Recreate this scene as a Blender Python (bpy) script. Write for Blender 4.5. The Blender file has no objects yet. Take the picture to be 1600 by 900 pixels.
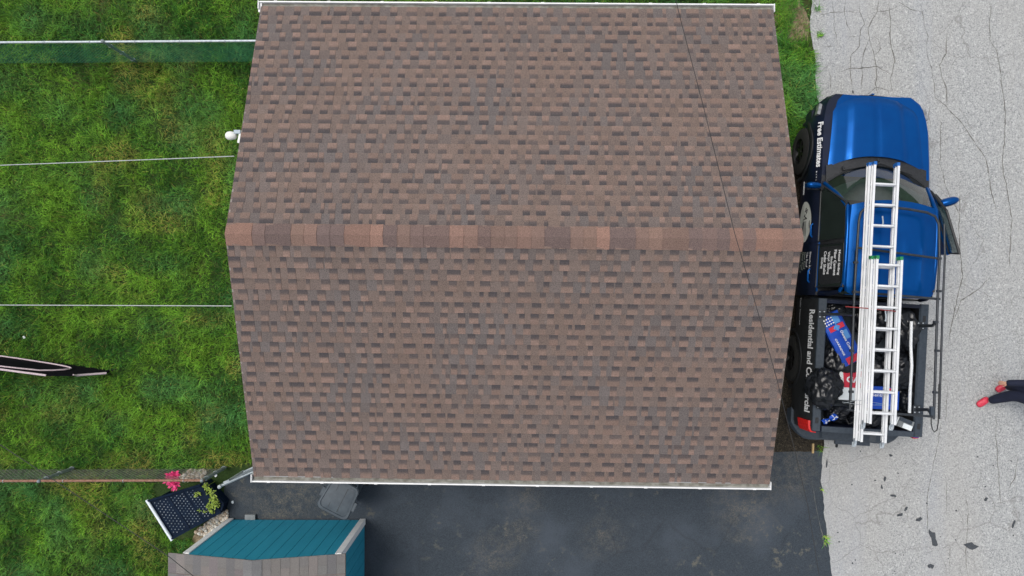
import bpy, bmesh, math, random
import numpy as np
from mathutils import Vector, Matrix, Quaternion, noise as mnoise
random.seed(7); RNG = np.random.default_rng(7)
R = math.radians
SC = bpy.context.scene
COL = SC.collection
# ---------------------------------------------------------------- camera, world, sun, exposure
CAM_H = 13.0; FPX = 1144.0
cd = bpy.data.cameras.new('camera'); cam = bpy.data.objects.new('camera', cd); COL.objects.link(cam)
cd.sensor_width = 36; cd.lens = FPX / 1600 * 36; cd.clip_start = 0.1; cd.clip_end = 2000
CQ = Vector((15 / FPX, -12 / FPX, -1)).normalized().rotation_difference(Vector((0, 0, -1)))
cam.rotation_mode = 'QUATERNION'; cam.rotation_quaternion = CQ; cam.location = (0, 0, CAM_H)
SC.camera = cam
SUN_EL, SUN_AZ = R(67), R(300)
w = bpy.data.worlds.new('World'); SC.world = w; w.use_nodes = True
wn = w.node_tree.nodes; wl = w.node_tree.links
sky = wn.new('ShaderNodeTexSky'); sky.sky_type = 'NISHITA'; sky.sun_disc = False
sky.sun_elevation = SUN_EL; sky.sun_rotation = SUN_AZ; sky.dust_density = 4.0; sky.ozone_density = 0.6
hs = wn.new('ShaderNodeHueSaturation'); hs.inputs['Saturation'].default_value = 0.42
wl.new(sky.outputs[0], hs.inputs['Color']); wl.new(hs.outputs[0], wn['Background'].inputs['Color'])
wn['Background'].inputs['Strength'].default_value = 0.15
sl = bpy.data.lights.new('sun', 'SUN'); sl.energy = 1.3; sl.angle = R(28); sl.color = (1, .97, .92)
sun = bpy.data.objects.new('sun', sl); COL.objects.link(sun)
# nishita: rotation 0 puts the sun at +Y and turns clockwise
sd = Vector((math.sin(SUN_AZ) * math.cos(SUN_EL), math.cos(SUN_AZ) * math.cos(SUN_EL), math.sin(SUN_EL)))
sun.rotation_mode = 'QUATERNION'; sun.rotation_quaternion = sd.to_track_quat('Z', 'Y')
SC.view_settings.view_transform = 'Standard'; SC.view_settings.look = 'None'
SC.view_settings.exposure = 0.1; SC.view_settings.gamma = 1

def P(u, v, z=0.0):
    """point of the place at height z that the photograph shows at pixel u, v"""
    d = CQ @ Vector(((u - 800) / FPX, -(v - 450) / FPX, -1))
    return Vector((0, 0, CAM_H)) + d * ((z - CAM_H) / d.z)
# ---------------------------------------------------------------- helpers
class MB:
    def __init__(s): s.v = []; s.f = []; s.m = []; s.c = []
    def add(s, vs, fs, m=0, c=None):
        b = len(s.v); s.v += [tuple(p) for p in vs]
        for k, f in enumerate(fs):
            s.f.append([b + i for i in f]); s.m.append(m)
            s.c.append(c if not (isinstance(c, list)) else c[k])
        return s
    def box(s, c, d, rot=None, m=0, col=None, taper=1.0):
        vs = []
        for z in (-.5, .5):
            t = taper if z > 0 else 1
            for x, y in ((-.5, -.5), (.5, -.5), (.5, .5), (-.5, .5)):
                p = Vector((x * d[0] * t, y * d[1] * t, z * d[2]))
                if rot is not None: p = rot @ p
                vs.append(p + Vector(c))
        return s.add(vs, [(3, 2, 1, 0), (4, 5, 6, 7), (0, 1, 5, 4), (1, 2, 6, 5), (2, 3, 7, 6), (3, 0, 4, 7)], m, col)
    def bar(s, a, b, wdt, h, m=0, up=Vector((0, 0, 1)), col=None):
        a, b = Vector(a), Vector(b); y = (b - a); L = y.length; y.normalize()
        x = y.cross(up).normalized(); z = x.cross(y)
        M = Matrix((x, y, z)).transposed()
        return s.box((a + b) / 2, (wdt, L, h), M, m, col)
    def tube(s, pts, r, n=8, m=0, cap=True, closed=False):
        pts = [Vector(p) for p in pts]; N = len(pts)
        rs = r if isinstance(r, (list, tuple)) else [r] * N
        rings = []; prev = None
        for i, p in enumerate(pts):
            a = pts[(i - 1) % N] if (i or closed) else p; b = pts[(i + 1) % N] if (i < N - 1 or closed) else p
            t = (b - a).normalized()
            if prev is None:
                prev = t.orthogonal().normalized()
            x = (prev - t * prev.dot(t)).normalized(); prev = x; y = t.cross(x)
            rings.append([p + (x * math.cos(2 * math.pi * k / n) + y * math.sin(2 * math.pi * k / n)) * rs[i] for k in range(n)])
        vs = [q for rg in rings for q in rg]; fs = []
        for i in range(N if closed else N - 1):
            j = (i + 1) % N
            for k in range(n):
                l = (k + 1) % n; fs.append((i * n + k, i * n + l, j * n + l, j * n + k))
        if cap and not closed: fs += [tuple(range(n))[::-1], tuple((N - 1) * n + k for k in range(n))]
        return s.add(vs, fs, m)
    def loft(s, secs, m=0, cap=True, closed=True):
        n = len(secs[0]); vs = [p for sc in secs for p in sc]; fs = []
        for i in range(len(secs) - 1):
            for k in range(n if closed else n - 1):
                l = (k + 1) % n; fs.append((i * n + k, i * n + l, (i + 1) * n + l, (i + 1) * n + k))
        if cap: fs += [tuple(range(n))[::-1], tuple((len(secs) - 1) * n + k for k in range(n))]
        return s.add(vs, fs, m)
    def prism(s, poly, z0, z1, m=0, col=None):
        n = len(poly); vs = [(p[0], p[1], z0) for p in poly] + [(p[0], p[1], z1) for p in poly]
        fs = [tuple(range(n))[::-1], tuple(range(n, 2 * n))] + [(k, (k + 1) % n, n + (k + 1) % n, n + k) for k in range(n)]
        return s.add(vs, fs, m, col)
    def lathe(s, prof, c, axis='X', n=24, m=0):
        vs = []
        for (h, r) in prof:
            for k in range(n):
                a = 2 * math.pi * k / n; q = (r * math.cos(a), r * math.sin(a))
                p = {'X': (h, q[0], q[1]), 'Y': (q[1], h, q[0]), 'Z': (q[0], q[1], h)}[axis]
                vs.append(Vector(p) + Vector(c))
        fs = []
        for i in range(len(prof) - 1):
            for k in range(n):
                l = (k + 1) % n; fs.append((i * n + k, i * n + l, (i + 1) * n + l, (i + 1) * n + k))
        return s.add(vs, fs, m)
    def build(s, name, mats, parent=None, smooth=None, **kw):
        me = bpy.data.meshes.new(name); me.from_pydata(s.v, [], s.f)
        if not isinstance(mats, (list, tuple)): mats = [mats]
        for mt in mats: me.materials.append(mt)
        if any(s.m): me.polygons.foreach_set('material_index', s.m)
        if any(c is not None for c in s.c):
            ca = me.color_attributes.new('col', 'FLOAT_COLOR', 'CORNER'); buf = []
            for f, c in zip(s.f, s.c):
                if c is None: c = (.2, .2, .2)
                if isinstance(c[0], (tuple, list)):
                    for q in c: buf += [q[0], q[1], q[2], 1]
                else:
                    for _ in f: buf += [c[0], c[1], c[2], 1]
            ca.data.foreach_set('color', buf)
        me.update()
        if smooth is not None:
            me.shade_smooth(); me.set_sharp_from_angle(angle=R(smooth))
        return link(name, me, parent, **kw)
def link(name, me, parent=None, label=None, category=None, group=None, kind=None):
    o = bpy.data.objects.new(name, me); COL.objects.link(o)
    if parent is not None: o.parent = parent
    tag(o, label, category, group, kind); return o
def tag(o, label=None, category=None, group=None, kind=None):
    if label: o['label'] = label
    if category: o['category'] = category
    if group: o['group'] = group
    if kind: o['kind'] = kind
    return o
def thing(name, label, category, loc=(0, 0, 0), rz=0.0, group=None):
    o = bpy.data.objects.new(name, None); COL.objects.link(o); o.location = loc; o.rotation_euler = (0, 0, rz)
    o.empty_display_size = .1
    return tag(o, label, category, group)
def cut(o, cutters):
    for c in cutters:
        md = o.modifiers.new('b', 'BOOLEAN'); md.object = c; md.operation = 'DIFFERENCE'; md.solver = 'EXACT'
    bpy.context.view_layer.update()
    me = bpy.data.meshes.new_from_object(o.evaluated_get(bpy.context.evaluated_depsgraph_get()))
    o.modifiers.clear(); o.data = me; me.shade_smooth(); me.set_sharp_from_angle(angle=R(32))
def lerp(a, b, t): return a + (b - a) * t
def sstep(a, b, x):
    t = min(1, max(0, (x - a) / (b - a))); return t * t * (3 - 2 * t)
def mix3(a, b, t): return tuple(lerp(x, y, t) for x, y in zip(a, b))
# ---------------------------------------------------------------- materials
def mat(name, c1, c2=None, scale=8., rough=.6, metal=0., bump=0., bscale=None, attr=False, coat=0., detail=6, spec=.5, lo=.35, hi=.65, trans=0., alpha=1., stretch=None):
    m = bpy.data.materials.new(name); m.use_nodes = True; nt = m.node_tree; N = nt.nodes; L = nt.links
    b = N['Principled BSDF']; b.inputs['Roughness'].default_value = rough; b.inputs['Metallic'].default_value = metal
    b.inputs['Coat Weight'].default_value = coat; b.inputs['Coat Roughness'].default_value = .06
    b.inputs['Specular IOR Level'].default_value = spec; b.inputs['Transmission Weight'].default_value = trans
    b.inputs['Alpha'].default_value = alpha
    b.inputs['Base Color'].default_value = (*c1, 1)
    tc = N.new('ShaderNodeTexCoord'); co = tc.outputs['Object']
    if stretch:
        mp = N.new('ShaderNodeMapping'); mp.inputs['Scale'].default_value = stretch; L.new(co, mp.inputs[0]); co = mp.outputs[0]
    base = None
    if attr:
        a = N.new('ShaderNodeAttribute'); a.attribute_name = 'col'; base = a.outputs['Color']
    if c2 is not None:
        n = N.new('ShaderNodeTexNoise'); n.inputs['Scale'].default_value = scale; n.inputs['Detail'].default_value = detail
        L.new(co, n.inputs['Vector'])
        mr = N.new('ShaderNodeMapRange'); mr.inputs[1].default_value = lo; mr.inputs[2].default_value = hi; L.new(n.outputs[0], mr.inputs[0])
        mx = N.new('ShaderNodeMix'); mx.data_type = 'RGBA'; L.new(mr.outputs[0], mx.inputs[0])
        mx.inputs[6].default_value = (*c1, 1); mx.inputs[7].default_value = (*c2, 1)
        out = mx.outputs[2]
        if attr:
            mu = N.new('ShaderNodeMix'); mu.data_type = 'RGBA'; mu.blend_type = 'MULTIPLY'; mu.inputs[0].default_value = 1
            L.new(base, mu.inputs[6]); L.new(out, mu.inputs[7]); out = mu.outputs[2]
        base = out
    if base is not None: L.new(base, b.inputs['Base Color'])
    if bump:
        n2 = N.new('ShaderNodeTexNoise'); n2.inputs['Scale'].default_value = bscale or scale; n2.inputs['Detail'].default_value = 8
        L.new(co, n2.inputs['Vector'])
        bp = N.new('ShaderNodeBump'); bp.inputs['Strength'].default_value = bump; bp.inputs['Distance'].default_value = .01
        L.new(n2.outputs[0], bp.inputs['Height']); L.new(bp.outputs[0], b.inputs['Normal'])
    return m
class G:
    """small node-graph writer for the ground materials"""
    def __init__(s, name, rough=.9):
        s.m = bpy.data.materials.new(name); s.m.use_nodes = True; s.N = s.m.node_tree.nodes; s.L = s.m.node_tree.links
        s.b = s.N['Principled BSDF']; s.b.inputs['Roughness'].default_value = rough; s.b.inputs['Specular IOR Level'].default_value = .3
        s.co = s.N.new('ShaderNodeTexCoord').outputs['Object']
    def map(s, scale=(1, 1, 1)):
        n = s.N.new('ShaderNodeMapping'); n.inputs['Scale'].default_value = scale; s.L.new(s.co, n.inputs[0]); return n.outputs[0]
    def noise(s, scale, detail=6, lo=.4, hi=.6, co=None, rough=.55):
        n = s.N.new('ShaderNodeTexNoise'); n.inputs['Scale'].default_value = scale; n.inputs['Detail'].default_value = detail; n.inputs['Roughness'].default_value = rough
        s.L.new(co or s.co, n.inputs['Vector'])
        r = s.N.new('ShaderNodeMapRange'); r.inputs[1].default_value = lo; r.inputs[2].default_value = hi; s.L.new(n.outputs[0], r.inputs[0]); return r.outputs[0]
    def voro(s, scale, lo, hi, feature='DISTANCE_TO_EDGE', co=None):
        n = s.N.new('ShaderNodeTexVoronoi'); n.feature = feature; n.inputs['Scale'].default_value = scale; s.L.new(co or s.co, n.inputs['Vector'])
        r = s.N.new('ShaderNodeMapRange'); r.inputs[1].default_value = lo; r.inputs[2].default_value = hi; s.L.new(n.outputs['Distance'], r.inputs[0]); return r.outputs[0]
    def warp(s, scale, amt):
        n = s.N.new('ShaderNodeTexNoise'); n.inputs['Scale'].default_value = scale; n.inputs['Detail'].default_value = 4; s.L.new(s.co, n.inputs['Vector'])
        v = s.N.new('ShaderNodeVectorMath'); v.operation = 'MULTIPLY_ADD'; v.inputs[1].default_value = (amt,) * 3
        s.L.new(n.outputs['Color'], v.inputs[0]); s.L.new(s.co, v.inputs[2]); return v.outputs[0]
    def mul(s, a, b):
        n = s.N.new('ShaderNodeMath'); n.operation = 'MULTIPLY'
        for i, q in enumerate((a, b)):
            if isinstance(q, (int, float)): n.inputs[i].default_value = q
            else: s.L.new(q, n.inputs[i])
        return n.outputs[0]
    def mix(s, f, a, b, mode='MIX'):
        n = s.N.new('ShaderNodeMix'); n.data_type = 'RGBA'; n.blend_type = mode
        if isinstance(f, (int, float)): n.inputs[0].default_value = f
        else: s.L.new(f, n.inputs[0])
        for i, q in ((6, a), (7, b)):
            if isinstance(q, tuple): n.inputs[i].default_value = (*q, 1)
            else: s.L.new(q, n.inputs[i])
        return n.outputs[2]
    def spot(s, x, y, r0, r1):
        """worn patch of its own shape: 1 inside r0, 0 outside r1, edge broken by noise"""
        v = s.N.new('ShaderNodeVectorMath'); v.operation = 'DISTANCE'; s.L.new(s.warp(2.2, .55), v.inputs[0]); v.inputs[1].default_value = (x + .27, y + .27, .27)
        r = s.N.new('ShaderNodeMapRange'); r.inputs[1].default_value = r1; r.inputs[2].default_value = r0; s.L.new(v.outputs['Value'], r.inputs[0]); return r.outputs[0]
    def done(s, c, bump=None, strength=.3, dist=.01):
        s.L.new(c, s.b.inputs['Base Color'])
        if bump is not None:
            n = s.N.new('ShaderNodeBump'); n.inputs['Strength'].default_value = strength; n.inputs['Distance'].default_value = dist
            s.L.new(bump, n.inputs['Height']); s.L.new(n.outputs[0], s.b.inputs['Normal'])
        return s.m
# lawn soil under the blades
g = G('lawn_soil')
lawn_m = g.done(g.mix(g.noise(1.1, 5, .56, .74), g.mix(g.noise(40, 5), (.018, .040, .008), (.034, .066, .012)), (.075, .075, .025)), g.noise(60), .5)
g = G('road_asphalt')
c = g.mix(g.noise(48, 3, .3, .7, rough=.8), (.20, .21, .21), (.52, .53, .525))
c = g.mix(g.noise(34, 3, .56, .72), c, (.60, .61, .60))
c = g.mix(g.mul(g.noise(42, 2, .58, .66), .8), c, (.17, .18, .19))
c = g.mix(g.mul(g.noise(.55, 4, .42, .66, g.map((1, .22, 1))), .38), c, (.40, .385, .355))
c = g.mix(g.mul(g.noise(.9, 5, .5, .7, g.map((1.3, .18, 1))), .4), c, (.36, .385, .43))
ck = g.mul(g.voro(1.15, .012, .002, co=g.warp(4, .16)), g.noise(.45, 3, .42, .56))
c = g.mix(g.mul(ck, .42), c, (.15, .145, .135))
road_m = g.done(c, g.noise(95, 3, .3, .7), .5, .006)
g = G('driveway_asphalt', .8)
c = g.mix(g.noise(70, 3, .35, .7, rough=.8), (.024, .033, .043), (.060, .075, .092))
c = g.mix(g.mul(g.noise(.9, 6, .48, .68), .55), c, (.075, .092, .115))
c = g.mix(g.mul(g.noise(5, 8, .56, .64, rough=.7), g.noise(.8, 3, .5, .62)), c, (.12, .118, .1))
wear = g.mul(g.mul(g.noise(55, 5, .42, .60, rough=.8), g.noise(6, 8, .40, .58, rough=.7)), .62)
for (u, v, a, b_) in ((455, 770, .2, .7), (420, 800, .05, .55), (1160, 795, .1, .7), (825, 775, 0, .45), (815, 830, 0, .4), (775, 870, .05, .6), (1235, 735, .1, .8), (940, 835, 0, .5), (385, 770, 0, .3)):
    q = P(u, v); c = g.mix(g.mul(wear, g.spot(q.x, q.y, a, b_)), c, (.19, .17, .13))
c = g.mix(g.mul(g.voro(.6, .012, .001, co=g.warp(3, .15)), g.mul(g.noise(.6, 3, .53, .6), .22)), c, (.018, .02, .022))
drive_m = g.done(c, g.noise(70, 4), .5, .006)
g = G('bare_soil')
c = g.mix(g.noise(18, 7, .35, .65, rough=.7), (.016, .014, .011), (.06, .048, .032))
c = g.mix(g.noise(55, 3, .62, .7), c, (.2, .17, .12))
soil_m = g.done(c, g.noise(25, 8), .8, .03)
g = G('verge_soil'); verge_m = g.done(g.mix(g.noise(7, 7, .35, .65), (.17, .125, .07), (.33, .26, .17)), g.noise(30), .6, .02)
M = {}
M['shingle'] = mat('shingle_granules', (.66, .66, .67), (1.32, 1.31, 1.29), 95, .95, attr=True, bump=.5, bscale=240, detail=3, spec=.2, lo=.3, hi=.7)
M['white'] = mat('white_paint', (.74, .75, .75), (.82, .82, .81), 9, .45)
M['drip'] = mat('drip_edge', (.20, .17, .15), (.27, .24, .21), 6, .7)
M['trough'] = mat('gutter_silt', (.15, .145, .12), (.28, .28, .25), 14, .9, bump=.5)
M['wood_under'] = mat('roof_sheathing', (.16, .12, .08), (.24, .18, .12), 12, .9)
M['siding'] = mat('beige_siding', (.55, .52, .46), (.62, .59, .53), 5, .6)
M['teal'] = mat('teal_paint', (.013, .27, .40), (.018, .30, .44), 5, .7, bump=.25, bscale=60, stretch=(1, 1, .25))
M['dark'] = mat('shadow_gap_paint', (.01, .03, .04), None, rough=.9)
M['trim'] = mat('weathered_white_trim', (.80, .82, .82), (.90, .90, .89), 14, .7)
M['galv'] = mat('galvanised_steel', (.38, .43, .47), (.54, .59, .62), 20, .45, .3)
M['galvdull'] = mat('dull_galvanised', (.22, .26, .29), (.36, .4, .42), 20, .5, .4)
M['rust'] = mat('rusty_pipe', (.20, .095, .06), (.30, .17, .12), 25, .85, bump=.3)
M['greenwire'] = mat('green_vinyl_wire', (.012, .14, .085), (.02, .19, .12), 10, .5)
M['greywire'] = mat('old_grey_wire', (.16, .16, .14), (.3, .29, .26), 15, .6, .3)
M['blue'] = mat('blue_metallic_paint', (.0, .070, .285), (.0, .082, .32), 3, .30, .6, coat=.08, spec=.25)
M['wrap'] = mat('dark_navy_wrap', (.003, .006, .018), (.005, .010, .032), 3, .36, coat=.15, spec=.4)  # dark finish; shade on the garage-facing side is put into this navy
M['blackpl'] = mat('black_plastic', (.012, .013, .015), (.022, .024, .027), 30, .5)
M['railcap'] = mat('bed_rail_plastic', (.028, .04, .055), (.042, .056, .072), 25, .5)
M['rubber'] = mat('tyre_rubber', (.012, .012, .012), (.02, .02, .019), 30, .8)
M['rim'] = mat('black_alloy', (.02, .02, .022), None, rough=.35, metal=.6)
M['rack'] = mat('black_powder_coat', (.02, .024, .03), (.03, .036, .043), 20, .42)
M['red_lens'] = mat('red_lens', (.55, .01, .008), (.7, .02, .012), 30, .2, coat=.6)
M['lens'] = mat('headlight_lens', (.12, .13, .14), (.30, .31, .32), 14, .2, coat=.4)
M['letter'] = mat('white_vinyl_letters', (.78, .79, .8), None, rough=.5)
M['lettergr'] = mat('grey_vinyl_letters', (.30, .33, .28), None, rough=.5)
M['badge'] = mat('oval_badge_print', (.60, .62, .56), (.68, .69, .64), 10, .5)
M['alu'] = mat('aluminium', (.72, .74, .75), (.84, .85, .86), 5, .42, .15)
M['bluecap'] = mat('blue_cap', (.01, .12, .42), None, rough=.45)
M['greencap'] = mat('green_cap', (.015, .22, .075), None, rough=.45)
M['bag'] = mat('black_bag_film', (.005, .006, .008), (.009, .011, .015), 12, .34, bump=.12, bscale=22, spec=.5)
M['wrapblue'] = mat('blue_print_film', (.006, .055, .40), (.008, .075, .47), 4, .3)
M['wrapred'] = mat('red_print', (.55, .02, .045), (.62, .03, .06), 6, .4)
M['wraplite'] = mat('pale_blue_print', (.09, .28, .62), None, rough=.4)
M['paper'] = mat('white_paper', (.70, .76, .78), (.78, .82, .82), 6, .6)
M['pvc'] = mat('white_pvc', (.72, .75, .77), (.78, .80, .81), 8, .4)
M['greybox'] = mat('grey_plastic', (.16, .175, .18), (.22, .235, .24), 12, .5)
M['bin'] = mat('bin_plastic', (.048, .064, .080), (.064, .083, .10), 10, .55)
M['navy'] = mat('navy_plastic', (.001, .008, .024), (.002, .012, .034), 12, .6, spec=.15)
M['stud'] = mat('pale_stud', (.08, .12, .16), (.38, .42, .45), 7, .5)
M['tubewhite'] = mat('white_tube', (.7, .76, .82), None, rough=.35)
M['leafy'] = mat('yellow_green_leaf', (.13, .22, .02), (.33, .42, .05), 30, .6)
M['pink'] = mat('pink_petal', (.66, .012, .12), (.78, .08, .26), 30, .6)
M['pebble'] = mat('pale_pebble', (.9, .9, .9), (1.1, 1.08, 1.04), 40, .7, attr=True)
M['grass'] = mat('grass_blade', (.9, .9, .9), (1.1, 1.1, 1.1), 3, .7, attr=True, spec=.15)
M['net'] = mat('black_net_fabric', (.004, .004, .006), (.007, .006, .010), 40, .9, spec=.1)
M['palepink'] = mat('pale_pink_trim', (.52, .40, .44), (.66, .56, .58), 50, .6)
M['cable'] = mat('black_cable', (.02, .02, .021), None, rough=.6)
M['line'] = mat('grey_line', (.36, .39, .4), (.46, .48, .48), 30, .5)
M['lamp'] = mat('white_lamp_plastic', (.78, .79, .76), None, rough=.4)
M['lampgrey'] = mat('blue_grey_lamp_body', (.28, .36, .42), None, rough=.4)
M['scrap'] = mat('dark_asphalt_scrap', (.045, .052, .06), (.07, .078, .088), 40, .9, bump=.5)
M['crack'] = mat('crack_fill', (.10, .098, .09), (.19, .185, .17), 12, .95)
M['stick'] = mat('raw_wood', (.42, .28, .12), (.5, .36, .18), 20, .8)
M['greyshingle'] = mat('grey_shingle_granules', (.55, .555, .57), (.95, .95, .95), 120, .95, attr=True, bump=.4, bscale=200, detail=4, spec=.2, lo=.3, hi=.7)
M['skin'] = mat('skin', (.42, .22, .14), (.5, .28, .19), 20, .55)
M['navycloth'] = mat('navy_cloth', (.003, .006, .022), (.006, .010, .032), 12, .85, bump=.4)
M['redshoe'] = mat('red_shoe', (.55, .02, .05), (.66, .05, .09), 25, .5)
M['hair'] = mat('dark_hair', (.015, .01, .008), None, rough=.6)
M['seat'] = mat('grey_beige_seat', (.26, .28, .25), (.34, .36, .32), 14, .8)
M['dash'] = mat('dashboard_plastic', (.085, .10, .095), (.13, .145, .135), 9, .7)
M['strapred'] = mat('red_strap', (.30, .03, .03), None, rough=.7)
gm = bpy.data.materials.new('tinted_glass'); gm.use_nodes = True
nt = gm.node_tree; nb = nt.nodes['Principled BSDF']; tr = nt.nodes.new('ShaderNodeBsdfTransparent'); tr.inputs[0].default_value = (.42, .54, .52, 1)
gl = nt.nodes.new('ShaderNodeBsdfGlossy'); gl.inputs['Roughness'].default_value = .03; lw = nt.nodes.new('ShaderNodeLayerWeight'); lw.inputs[0].default_value = .5; pw = nt.nodes.new('ShaderNodeMath'); pw.operation = 'POWER'; pw.inputs[1].default_value = 3.0; nt.links.new(lw.outputs['Facing'], pw.inputs[0]); fr = nt.nodes.new('ShaderNodeMath'); fr.operation = 'MULTIPLY_ADD'; fr.inputs[1].default_value = .8; fr.inputs[2].default_value = .15; nt.links.new(pw.outputs[0], fr.inputs[0])
mxs = nt.nodes.new('ShaderNodeMixShader'); nt.links.new(fr.outputs[0], mxs.inputs[0]); nt.links.new(tr.outputs[0], mxs.inputs[1]); nt.links.new(gl.outputs[0], mxs.inputs[2])
nt.links.new(mxs.outputs[0], nt.nodes['Material Output'].inputs['Surface']); M['glass'] = gm
M['darkglass'] = mat('privacy_glass', (.008, .014, .012), (.012, .02, .017), 4, .06, coat=.2)

# ---------------------------------------------------------------- the ground
def sheet(name, poly, z, m, kind='structure', label=None):
    b = MB(); b.add([(p[0], p[1], z) for p in poly], [tuple(range(len(poly)))])
    return b.build(name, m, kind=kind)
def area(poly): return sum(poly[i - 1][0] * poly[i][1] - poly[i][0] * poly[i - 1][1] for i in range(len(poly))) / 2
def ccw(poly): return poly if area(poly) > 0 else poly[::-1]
def jag(pts, amp, step=.06):
    out = []
    for a, b in zip(pts[:-1], pts[1:]):
        n = max(1, int((b - a).length / step))
        for k in range(n):
            p = a.lerp(b, k / n); nn = mnoise.noise(Vector((p.x * 5, p.y * 5, 3))) + .6 * mnoise.noise(Vector((p.x * 17, p.y * 17, 9)))
            d = (b - a).normalized(); out.append(p + Vector((-d.y, d.x, 0)) * nn * amp)
    out.append(pts[-1]); return out
sheet('lawn', [(-300, -300), (300, -300), (300, 300), (-300, 300)], 0, lawn_m)
edge = [P(1268, -70), P(1268, 20), P(1264, 40), P(1274, 95), P(1274, 140), P(1284, 175), P(1287, 320), P(1288, 600), P(1287, 690), P(1283, 740), P(1287, 800), P(1294, 850), P(1300, 905), P(1304, 960)]
redge = jag([Vector((edge[0].x, 60, 0)), Vector((edge[0].x, 8, 0))] + edge + [Vector((edge[-1].x, -9, 0)), Vector((edge[-1].x + .4, -60, 0))], .025)
sheet('road', ccw([(p.x, p.y) for p in redge] + [(13, -60), (13, 60)]), .012, road_m)
dl = jag([P(392, 738), P(372, 747), P(352, 757), P(350, 775), P(357, 800), P(352, 830), P(330, 905), P(330, 1300)], .02)
dr = [P(1330, 1300)] + [p + Vector((.03, 0, 0)) for p in reversed(edge[8:])]
dpoly = ccw([(p.x, p.y) for p in dl] + [(p.x, p.y) for p in dr[:-1]] + [(q.x, q.y) for q in jag([P(1290, 703), P(1250, 706), P(1180, 706)], .03)] + [(P(1180, 640).x, P(1180, 640).y), (P(420, 640).x, P(420, 640).y)])
sheet('driveway', dpoly, .008, drive_m)
sheet('soil_strip', ccw([(p.x, p.y) for p in jag([P(1292, 712), P(1292, 430), P(1290, 228), P(1252, 205), P(1225, 255), P(1170, 300), P(1170, 712)], .04)]), .004, soil_m)
sheet('bare_patch', ccw([(p.x, p.y) for p in jag([P(u, v) for u, v in ((1206, -12), (1240, -16), (1252, 5), (1266, 28), (1262, 62), (1240, 76), (1216, 58), (1206, -12))], .09)]), .005, verge_m)
q = P(325, 835); b = MB(); pts = [P(308, 825), P(360, 800), P(352, 835), P(325, 862), P(296, 852)]
sheet('sand_patch', ccw([(p.x, p.y) for p in jag(pts, .03)]), .005, verge_m)
# cracks traced on the road (kept as ribbons a hair above it)
b = MB()
def c7(l): return [P(1280 + x / 5, y / 5) for x, y in l]
CR = [c7(l) for l in (
 [(90, 0), (105, 90), (110, 200), (130, 270), (140, 360)], [(200, 0), (195, 100), (215, 190), (250, 270)], [(310, 0), (320, 120), (350, 190), (320, 240), (310, 370), (245, 430), (240, 540), (255, 700)],
 [(460, 0), (440, 110), (400, 180), (380, 220), (390, 310), (410, 380), (440, 500), (450, 600), (430, 660), (460, 760)], [(540, 0), (545, 60), (555, 200), (550, 290), (565, 400), (590, 480), (560, 580), (550, 640), (580, 740)],
 [(775, 0), (800, 80), (815, 200), (850, 290), (830, 360), (850, 480), (880, 540), (890, 660), (910, 790)], [(990, 250), (990, 420), (935, 510), (960, 600), (990, 700), (985, 850)], [(1310, 0), (1335, 60), (1325, 200), (1330, 310), (1380, 400), (1410, 530)],
 [(0, 120), (110, 100), (200, 90), (310, 100)], [(450, 100), (545, 80), (620, 50)], [(600, 0), (700, 75), (800, 95)], [(200, 290), (320, 285)], [(20, 370), (140, 360)], [(150, 570), (240, 535), (340, 535), (450, 520), (550, 580)], [(330, 700), (330, 560), (340, 430), (380, 320)], [(360, 750), (440, 690), (560, 710)], [(90, 740), (90, 600), (60, 520)], [(430, 440), (475, 380), (460, 310), (410, 265)], [(580, 750), (720, 775), (745, 850)], [(860, 810), (850, 900), (870, 1000)])]
CR += [[P(x, y) for x, y in l] for l in (
 [(1470, 660), (1463, 700), (1455, 740), (1447, 780), (1449, 830)], [(1507, 770), (1512, 800), (1510, 835), (1508, 870), (1512, 905)], [(1555, 640), (1556, 690), (1563, 790)], [(1590, 710), (1585, 745), (1575, 765)], [(1478, 750), (1478, 805)], [(1500, 300), (1497, 360), (1503, 430), (1492, 480), (1480, 540)],
 [(1470, 180), (1468, 250), (1476, 290), (1500, 340)], [(1485, 850), (1482, 900)], [(1490, 500), (1500, 470), (1530, 450), (1550, 430)], [(1460, 150), (1500, 190), (1540, 250), (1555, 330)], [(1560, 90), (1570, 180), (1566, 260), (1580, 340), (1576, 420)], [(1480, 600), (1476, 660)], [(1225 + 45, 760), (1276, 800), (1290, 860)])]
for l in CR:
    pts = jag(l, .018, .05); n = len(pts); vs = []
    wv = random.uniform(.009, .017)
    for i, p in enumerate(pts):
        d = (pts[min(i + 1, n - 1)] - pts[max(i - 1, 0)]).normalized(); s = Vector((-d.y, d.x, 0)) * wv / 2 * random.uniform(.3, 1.3) * (min(1, min(i, n - 1 - i) / 4 + .15))
        vs += [(p.x + s.x, p.y + s.y, .0155), (p.x - s.x, p.y - s.y, .0155)]
    b.add(vs, [(2 * i, 2 * i + 1, 2 * i + 3, 2 * i + 2) for i in range(n - 1)])
b.build('road_crack', M['crack'], kind='structure')

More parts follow.
